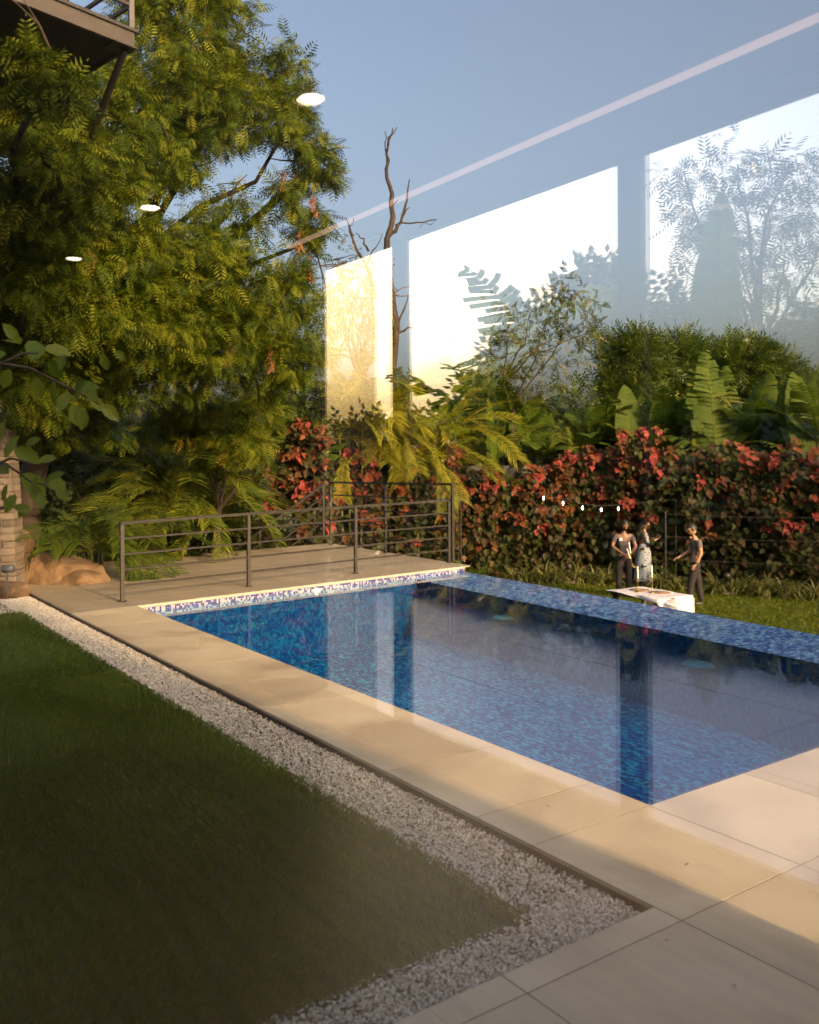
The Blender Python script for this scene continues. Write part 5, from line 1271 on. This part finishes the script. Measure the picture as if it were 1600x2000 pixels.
skin('polo_shirt', {'b': (0, 0, .90, .142, .112), 'w': (0, .01, 1.05, .142, .106), 'c': (0, 0, 1.27, .152, .116), 'n': (0, .01, 1.425, .078), 'n2': (0, .0, 1.462, .062), 'sl': (-.172, .01, 1.385, .078), 'ul': (-.232, -.005, 1.215, .066), 'sr': (.172, .01, 1.385, .078), 'ur': (.232, -.01, 1.215, .066)},
     [('b', 'w'), ('w', 'c'), ('c', 'n'), ('n', 'n2'), ('c', 'sl'), ('sl', 'ul'), ('c', 'sr'), ('sr', 'ur')], M_POLO, pe)
skin('trousers', {'p': (0, 0, .95, .135, .105), 'hl': (-.095, 0, .87, .105), 'kl': (-.108, -.02, .50, .080), 'al': (-.112, .015, .07, .066), 'hr': (.095, 0, .87, .105), 'kr': (.104, -.03, .50, .080), 'ar': (.112, .01, .07, .066)},
     [('p', 'hl'), ('hl', 'kl'), ('kl', 'al'), ('p', 'hr'), ('hr', 'kr'), ('kr', 'ar')], M_TROUSER, pe)
head(pe, (.01, -.045, 1.60), R(-80), R(22), M_SKIN, M_HAIR, beard=True)
mb = MB(); mb.box((-.118, -.128, 1.265), (-.062, -.122, 1.335)); mb.build('name_badge', M_WAX, pe)
for x in (-.11, .11): shoe(pe, (x, .06, 0), (x * 1.15, -.18, 0))
def candlestick(name, loc, lab, rot=(0, 0, 0), h=.36, cat='candlestick'):
    t = tag(empty(name, loc), lab, cat, 'brass candlesticks'); t.rotation_euler = rot
    mb = MB(); mb.lathe([(.001, .001), (.055, .001), (.056, .008), (.030, .020), (.012, .034), (.008, .06), (.014, .075), (.007, .09), (.006, h * .62), (.012, h * .68), (.007, h * .75), (.008, h - .03), (.022, h - .012), (.017, h), (.001, h)], n=18); mb.build('holder', M_BRASS, t, True)
    mb = MB(); mb.lathe([(.013, h), (.0125, h + .23), (.006, h + .238), (.001, h + .24)], n=14); mb.build('candle', M_WAX, t, True)
    return t
candlestick('candlestick', pm + np.array([.11, -.31, .72]), 'brass candlestick with white candle held in the hands of the bearded person', (R(4), R(-8), 0), .30)
candlestick('candlestick', pm + np.array([.135, -.345, .70]), 'second brass candlestick held tilted in the same pair of hands', (R(10), R(-22), 0), .22)

# ---- man in profile walking along the table
pm2 = G(1359, 1184, LZ)
pe2 = tag(empty('person', pm2, 0), 'person in a mauve-grey shirt seen in profile, stepping beside the table', 'person', 'people laying the table')
J = {'pelvis': (.0, 0, .94, .10, .11), 'waist': (.01, 0, 1.06, .10, .115), 'chest': (.02, 0, 1.28, .115, .125), 'neck0': (-.01, 0, 1.43, .06), 'neck1': (-.05, 0, 1.50, .05),
     'hl': (-.02, -.09, .89, .092), 'kl': (-.12, -.09, .50, .062), 'al': (-.17, -.10, .09, .042), 'hr': (.02, .09, .89, .092), 'kr': (.09, .10, .50, .062), 'ar': (.16, .10, .09, .042),
     'sl': (.02, -.17, 1.39, .060), 'el': (.05, -.215, 1.12, .044), 'wl': (-.05, -.20, .91, .029), 'sr': (.01, .17, 1.39, .060), 'er': (-.06, .20, 1.14, .044), 'wr': (-.26, .16, 1.03, .029)}
E_ = [('pelvis', 'waist'), ('waist', 'chest'), ('chest', 'neck0'), ('neck0', 'neck1'), ('pelvis', 'hl'), ('hl', 'kl'), ('kl', 'al'), ('pelvis', 'hr'), ('hr', 'kr'), ('kr', 'ar'), ('chest', 'sl'), ('sl', 'el'), ('el', 'wl'), ('chest', 'sr'), ('sr', 'er'), ('er', 'wr')]
hand_chain(J, E_, 'wl', (-.09, -.20, .85), (-.4, 0, -.9), (.9, 0, -.4), 'l', (0, .6, 0))
hand_chain(J, E_, 'wr', (-.33, .15, 1.00), (-.9, 0, -.3), (0, 1, 0), 'r', (0, 0, -1))
skin('body', J, E_, M_SKIN2, pe2, 2)
skin('shirt', {'b': (0, 0, .90, .122, .134), 'w': (.01, 0, 1.06, .118, .13), 'c': (.025, 0, 1.28, .132, .142), 'n': (0, 0, 1.42, .068), 'sl': (.02, -.172, 1.385, .074), 'ul': (.04, -.20, 1.22, .062), 'sr': (.01, .172, 1.385, .074), 'ur': (-.03, .195, 1.23, .062)},
     [('b', 'w'), ('w', 'c'), ('c', 'n'), ('c', 'sl'), ('sl', 'ul'), ('c', 'sr'), ('sr', 'ur')], M_SHIRT, pe2)
skin('trousers', {'p': (0, 0, .95, .112, .125), 'hl': (-.02, -.09, .87, .102), 'kl': (-.12, -.09, .50, .078), 'al': (-.168, -.10, .075, .062), 'hr': (.02, .09, .87, .102), 'kr': (.09, .10, .50, .078), 'ar': (.158, .10, .075, .062)},
     [('p', 'hl'), ('hl', 'kl'), ('kl', 'al'), ('p', 'hr'), ('hr', 'kr'), ('kr', 'ar')], M_TROUSER, pe2)
head(pe2, (-.075, 0, 1.605), R(180), R(24), M_SKIN2, M_HAIR)
shoe(pe2, (-.12, -.10, 0), (-.37, -.11, 0)); shoe(pe2, (.20, .10, 0), (-.05, .10, 0))
mb = MB(); mb.lathe([(.034, -.012), (.036, 0), (.034, .012)], (-.045, -.201, .925), 12); mb.build('wrist_watch', M_DARKSTEEL, pe2, True)

# ---- woman in a printed dress holding a phone
pm3 = G(1258, 1142, LZ)
pe3 = tag(empty('person', pm3, 0), 'person with long dark hair in a pale blue printed dress, holding a phone', 'person', 'people laying the table')
J = {'pelvis': (0, 0, .88, .10, .12), 'waist': (0, 0, 1.02, .085, .10), 'chest': (.01, 0, 1.20, .10, .115), 'neck0': (.0, 0, 1.33, .05), 'neck1': (.02, 0, 1.41, .042),
     'hl': (0, -.08, .82, .085), 'kl': (.01, -.08, .46, .055), 'al': (-.01, -.07, .08, .036), 'hr': (0, .08, .82, .085), 'kr': (.02, .08, .46, .055), 'ar': (.0, .07, .08, .036),
     'sl': (0, -.15, 1.29, .05), 'el': (.05, -.18, 1.05, .038), 'wl': (.26, -.14, 1.12, .025), 'sr': (0, .15, 1.29, .05), 'er': (.05, .18, 1.05, .038), 'wr': (.26, .10, 1.13, .025)}
E_ = [('pelvis', 'waist'), ('waist', 'chest'), ('chest', 'neck0'), ('neck0', 'neck1'), ('pelvis', 'hl'), ('hl', 'kl'), ('kl', 'al'), ('pelvis', 'hr'), ('hr', 'kr'), ('kr', 'ar'), ('chest', 'sl'), ('sl', 'el'), ('el', 'wl'), ('chest', 'sr'), ('sr', 'er'), ('er', 'wr')]
hand_chain(J, E_, 'wl', (.32, -.12, 1.15), (.8, .1, .5), (0, -.9, .2), 'l', (0, .5, .6))
hand_chain(J, E_, 'wr', (.32, .08, 1.16), (.8, -.1, .5), (0, .9, .2), 'r', (0, -.5, .6))
skin('body', J, E_, M_SKIN2, pe3, 2)
skin('blouse', {'w': (0, 0, .98, .108, .122), 'c': (.01, 0, 1.20, .118, .13), 'n': (0, 0, 1.32, .06), 'sl': (0, -.15, 1.285, .068), 'el': (.045, -.178, 1.06, .056), 'ml': (.16, -.16, 1.085, .046), 'sr': (0, .15, 1.285, .068), 'er': (.045, .178, 1.06, .056), 'mr': (.16, .14, 1.09, .046)},
     [('w', 'c'), ('c', 'n'), ('c', 'sl'), ('sl', 'el'), ('el', 'ml'), ('c', 'sr'), ('sr', 'er'), ('er', 'mr')], M_DRESS, pe3)
n_ = 28; rows = [(.10, .28, .20), (.35, .25, .19), (.60, .225, .185), (.80, .205, .17), (.92, .165, .15), (1.02, .118, .125)]
V = []; a = np.arange(n_) / n_ * 2 * math.pi
for i, (z, rx, ry) in enumerate(rows):
    wv = 1 + .07 * np.sin(a * 7 + .4) * (1 - i / 5); V.append(np.stack([np.cos(a) * rx * wv * .86, np.sin(a) * ry * wv, np.full(n_, z)], 1))
mb = MB(); i_ = np.arange(len(rows) - 1)[:, None] * n_; j_ = np.arange(n_)[None]
mb.add(np.vstack(V), np.stack([i_ + j_, i_ + (j_ + 1) % n_, i_ + n_ + (j_ + 1) % n_, i_ + n_ + j_], -1).reshape(-1, 4)); mb.build('dress', M_DRESS, pe3, True)
head(pe3, (.05, 0, 1.50), R(8), R(12), M_SKIN2, M_HAIR)
skin('long_hair', {'a': (.0, 0, 1.56, .085, .08), 'b': (-.06, 0, 1.44, .075, .085), 'c': (-.10, 0, 1.25, .06, .10), 'd': (-.125, 0, 1.06, .035, .075), 'e': (-.13, 0, .93, .012, .03)}, [('a', 'b'), ('b', 'c'), ('c', 'd'), ('d', 'e')], M_HAIR, pe3)
shoe(pe3, (-.03, -.07, 0), (.17, -.08, 0)); shoe(pe3, (-.02, .07, 0), (.18, .08, 0))
ph = link('phone', None or bpy.data.meshes.new('phone'), None); bm = bmesh.new(); bmesh.ops.create_cube(bm, size=1); bmesh.ops.scale(bm, vec=(.009, .072, .148), verts=bm.verts); bmesh.ops.bevel(bm, geom=bm.edges[:], offset=.004, segments=2, affect='EDGES'); bm.to_mesh(ph.data); bm.free()
ph.data.materials.append(M_GREY); ph.location = tuple(pm3 + np.array([.365, -.02, 1.20])); ph.rotation_euler = (0, R(-25), 0)
tag(ph, 'small phone held up by the person in the printed dress', 'phone')

# ================================================================== TABLE ON THE LAWN
M_LINEN = noise_mat('white_linen', [(0.3, (0.56, 0.54, 0.57)), (0.7, (0.64, 0.62, 0.65))], 6, 0.85, 0.25, 9)
M_TABLE = noise_mat('dark_table_wood', [(0.3, (0.05, 0.032, 0.02)), (0.7, (0.10, 0.065, 0.042))], 8, 0.6, 0.1, stretch=(1, 6, 1))
TH = .50
def T(px, py): return G(px, py, LZ + TH)
tA, tB_, tC, tD = T(1196, 1152), T(1251, 1146), T(1349, 1162), T(1292, 1171)
tc0 = (tA + tB_ + tC + tD) / 4
ux = unit((tC - tB_) + (tD - tA)); uy = np.cross([0, 0, 1], ux); Lx = (np.linalg.norm(tC - tB_) + np.linalg.norm(tD - tA)) / 2; Ly = abs((tB_ - tA) @ uy) * 1.0
Ly = max(Ly, .9)
rzT = math.atan2(ux[1], ux[0])
tab = tag(empty('low_table', (tc0[0], tc0[1], LZ), rzT), 'low dark wooden table on the lawn under a white cloth', 'table')
mb = MB(); mb.box((-Lx / 2, -Ly / 2, TH - .05), (Lx / 2, Ly / 2, TH - .008)); mb.build('tabletop', M_TABLE, tab)
for x in (-1, 1):
    for y in (-1, 1):
        mb = MB(); mb.box((x * (Lx / 2 - .10) - .035, y * (Ly / 2 - .08) - .035, 0.001), (x * (Lx / 2 - .10) + .035, y * (Ly / 2 - .08) + .035, TH - .051)); mb.build('leg', M_TABLE, tab)
# cloth: top sheet with wavy hanging right end and short uneven near drop
nu, nv = 60, 30
uu = np.linspace(-.5, .5 + .30, nu); vv_ = np.linspace(-.5 - .10, .5 + .06, nv)
U, W_ = np.meshgrid(uu, vv_, indexing='ij'); X = U * Lx; Y = W_ * Ly; Z = np.full_like(X, TH - .004)
ox = np.clip(X - Lx / 2, 0, None); oyn = np.clip(-Ly / 2 - Y, 0, None); oyf = np.clip(Y - Ly / 2, 0, None)
Z = Z - ox * .92 - oyn * .9 * np.clip((U + .1) * 2, 0, 1) - oyf * .9
X = X - ox * .80 + np.clip(ox, 0, .3) * .25 * np.sin(Y * 11) + .01 * np.sin(Y * 23) * (ox > 0); Y = Y + oyn * .75 * np.clip((U + .1) * 2, 0, 1) - oyf * .8 + .03 * np.sin(X * 9) * (oyn > 0)
Z = Z + .004 * np.sin(X * 9 + Y * 5) + .006 * np.sin(X * 3 - Y * 8) * (ox + oyn <= 0) * .4 + .004
me = mesh_np('tablecloth', np.stack([X, Y, Z], -1).reshape(-1, 3), [[i * nv + j, (i + 1) * nv + j, (i + 1) * nv + j + 1, i * nv + j + 1] for i in range(nu - 1) for j in range(nv - 1)], None, True)
cl = link('tablecloth', me, M_LINEN, None, (tc0[0], tc0[1], LZ), (0, 0, rzT))
md = cl.modifiers.new('thickness', 'SOLIDIFY'); md.thickness = .003; md.offset = 1
tag(cl, 'white cloth on the low table, bunched and hanging at one end', 'tablecloth')
# bundled rest of the cloth at the near right corner
me = bpy.data.meshes.new('cloth_bundle'); bm = bmesh.new(); bmesh.ops.create_icosphere(bm, subdivisions=5, radius=1)
for v in bm.verts:
    p = v.co.copy(); k = 1 + .16 * noise.noise(Vector((p.x * 1.5, p.y * 2, p.z * 5))) + .05 * noise.noise(p * 9)
    v.co = Vector((p.x * .40 * k, p.y * .20 * k, p.z * .15 * k))
for f in bm.faces: f.smooth = True
bm.to_mesh(me); bm.free()
bpos = (tC + tD) / 2 * [1, 1, 0] + [0, 0, LZ + TH - .17]
tag(link('folded_cloth', me, M_LINEN, None, bpos + ux * .05 - uy * .18, (0, .1, rzT)), 'cream bundle of folded cloth hanging off the table end', 'cloth')
M_MAT = noise_mat('woven_mat', [(0.3, (.22, .125, .06)), (.7, (.34, .21, .11))], 30, .9, .4, 60)
for px, py, lab in ((1249, 1153, 'round brown placemat nearer the bearded person'), (1289, 1158, 'round brown placemat nearer the bunched cloth')):
    q = T(px, py); mb = MB(); mb.lathe([(.001, .012), (.20, .012), (.205, .008), (.20, .004)], n=30); o = mb.build('placemat', M_MAT, None, True, q)
    tag(o, lab, 'placemat', 'placemats on the table')
candlestick('candlestick', T(1246, 1157) + [0, 0, .010], 'brass candlestick with white candle standing on the table at left', h=.26)
candlestick('candlestick', T(1274, 1159) + [0, 0, .010], 'brass candlestick with white candle standing between the placemats', h=.30)

# ================================================================== LOW WALL, FENCE WIRES, BULBS, BOLLARD, STAKES
M_BRICKDUST = noise_mat('earth_wall', [(0.3, (.14, .085, .05)), (.7, (.24, .155, .095))], 4, .95, .4)
w0, w1 = P(900, 1000, 26.5), P(1330, 1000, 25.6)
t = tag(empty('garden_wall', (w0[0], w0[1], LZ)), 'low brown earth wall behind the hedge stems', 'wall')
mb = MB(); mb.bar((0, 0, .3), (w1[0] - w0[0], w1[1] - w0[1], .3), .25, .7); mb.build('wall_body', M_BRICKDUST, t)
mb = MB(); mb.bar((0, 0, .68), (w1[0] - w0[0], w1[1] - w0[1], .68), .32, .06); mb.build('coping', M_BRICKDUST, t)
f0, f1 = P(1300, 1000, 21.2), P(1700, 1000, 19.4)
M_WIRE = noise_mat('galvanised_wire', [(.3, (.06, .05, .042)), (.7, (.10, .085, .07))], 20, .5)
fe = tag(empty('wire_fence', (f0[0], f0[1], LZ)), 'thin wire fence across the right side of the lawn', 'fence')
fd = np.array([f1[0] - f0[0], f1[1] - f0[1], 0])
for z in (1.78, 1.25, .72, .30):
    mb = MB(); mb.tube([fd * s + [0, 0, z - .03 * math.sin(s * math.pi)] for s in np.linspace(0, 1, 9)], .0045, 5); mb.build('wire', M_WIRE, fe, True)
for s in (0.0, 1.0):
    mb = MB(); mb.tube([fd * s, fd * s + [0, 0, 1.85]], .02, 8); mb.build('post', M_DARKSTEEL, fe, True)
M_BULB = emit_mat('lit_bulb', (1, .93, .80), 9.0)
pts = [P(x, y, 21.6) for x, y in ((900, 960), (1062, 965), (1100, 975), (1138, 984), (1175, 988), (1208, 986), (1320, 975))]
sl = tag(empty('string_light', pts[0]), 'string of five small lit bulbs hanging before the hedge', 'string light')
mb = MB(); mb.tube(np.array(pts) - pts[0], .006, 5); mb.build('cable', M_DARKSTEEL, sl, True)
for p in pts[1:6]:
    mb = MB(); mb.lathe([(.012, 0), (.013, -.04), (.011, -.05)], p - pts[0], 8); mb.build('socket', M_DARKSTEEL, sl, True)
    mb = MB(); mb.lathe([(.008, -.05), (.018, -.08), (.018, -.12), (.001, -.15)], p - pts[0], 10); mb.build('bulb', M_BULB, sl, True)
for x in (pts[0], pts[-1]):
    mb = MB(); mb.tube([x - pts[0], (x - pts[0]) * [1, 1, 0] + [0, 0, LZ - pts[0][2]]], .018, 8); mb.build('pole', M_DARKSTEEL, sl, True)
for i, (px, d, lab) in enumerate(((1111, 22.4, 'black garden bollard lamp between two spider plants'), (1420, 20.4, 'black garden bollard lamp right of the man in profile'))):
    b_ = P(px, 1000, d) * [1, 1, 0] + [0, 0, LZ]; t = tag(empty('bollard', b_), lab, 'bollard', 'bollard lamps')
    mb = MB(); mb.box((-.16, -.16, 0.001), (.16, .16, .05)); mb.build('base', M_CONC, t)
    mb = MB(); mb.lathe([(.05, .051), (.05, .34), (.08, .35), (.08, .45), (.03, .48), (.001, .485)], n=14); mb.build('post', M_DARKSTEEL, t, True)
M_STAKE = noise_mat('bamboo_stake', [(.3, (.28, .21, .06)), (.7, (.42, .33, .11))], 10, .6)
for px, d, lab in ((1280, 22.6, 'short yellow bamboo stake nearer the printed dress'), (1292, 21.9, 'short yellow bamboo stake right of the other one')):
    b_ = P(px, 1000, d) * [1, 1, 0] + [0, 0, LZ]
    mb = MB(); mb.tube([(0, 0, 0), (0, 0, .18), (0, 0, .185), (0, 0, .19), (.01, 0, .48), (.01, 0, .482)], [.022, .022, .027, .022, .02, .001], 8)
    tag(mb.build('stake', M_STAKE, None, True, b_), lab, 'stake', 'bamboo stakes')

# ================================================================== FALLEN LEAVES
M_FALLEN = leaf_mat('dead_leaf', [(0, (.07, .045, .03)), (1, (.16, .10, .05))], .1)
flm = mesh_np('fallen_leaf', HEARTV * .018, HEARTF, np.full(9, .4)); flm.materials.append(M_FALLEN)
for px, py, lab in ((1432, 1930, 'small dead leaf on the nearest deck tile'), (1306, 1842, 'tiny dead leaf near the gravel corner'), (1345, 1690, 'tiny dead leaf on the coping near the pool corner'), (1068, 1575, 'tiny dead leaf on the side coping'), (566, 1556, 'tiny dead leaf lying on the turf'), (830, 1728, 'tiny dead leaf on the turf near its corner')):
    o = link('fallen_leaf', flm, None, None, G(px, py) + [0, 0, .006], (rng.uniform(-.2, .2), rng.uniform(-.2, .2), rng.uniform(0, 6)))
    tag(o, lab, 'leaf', 'fallen leaves')
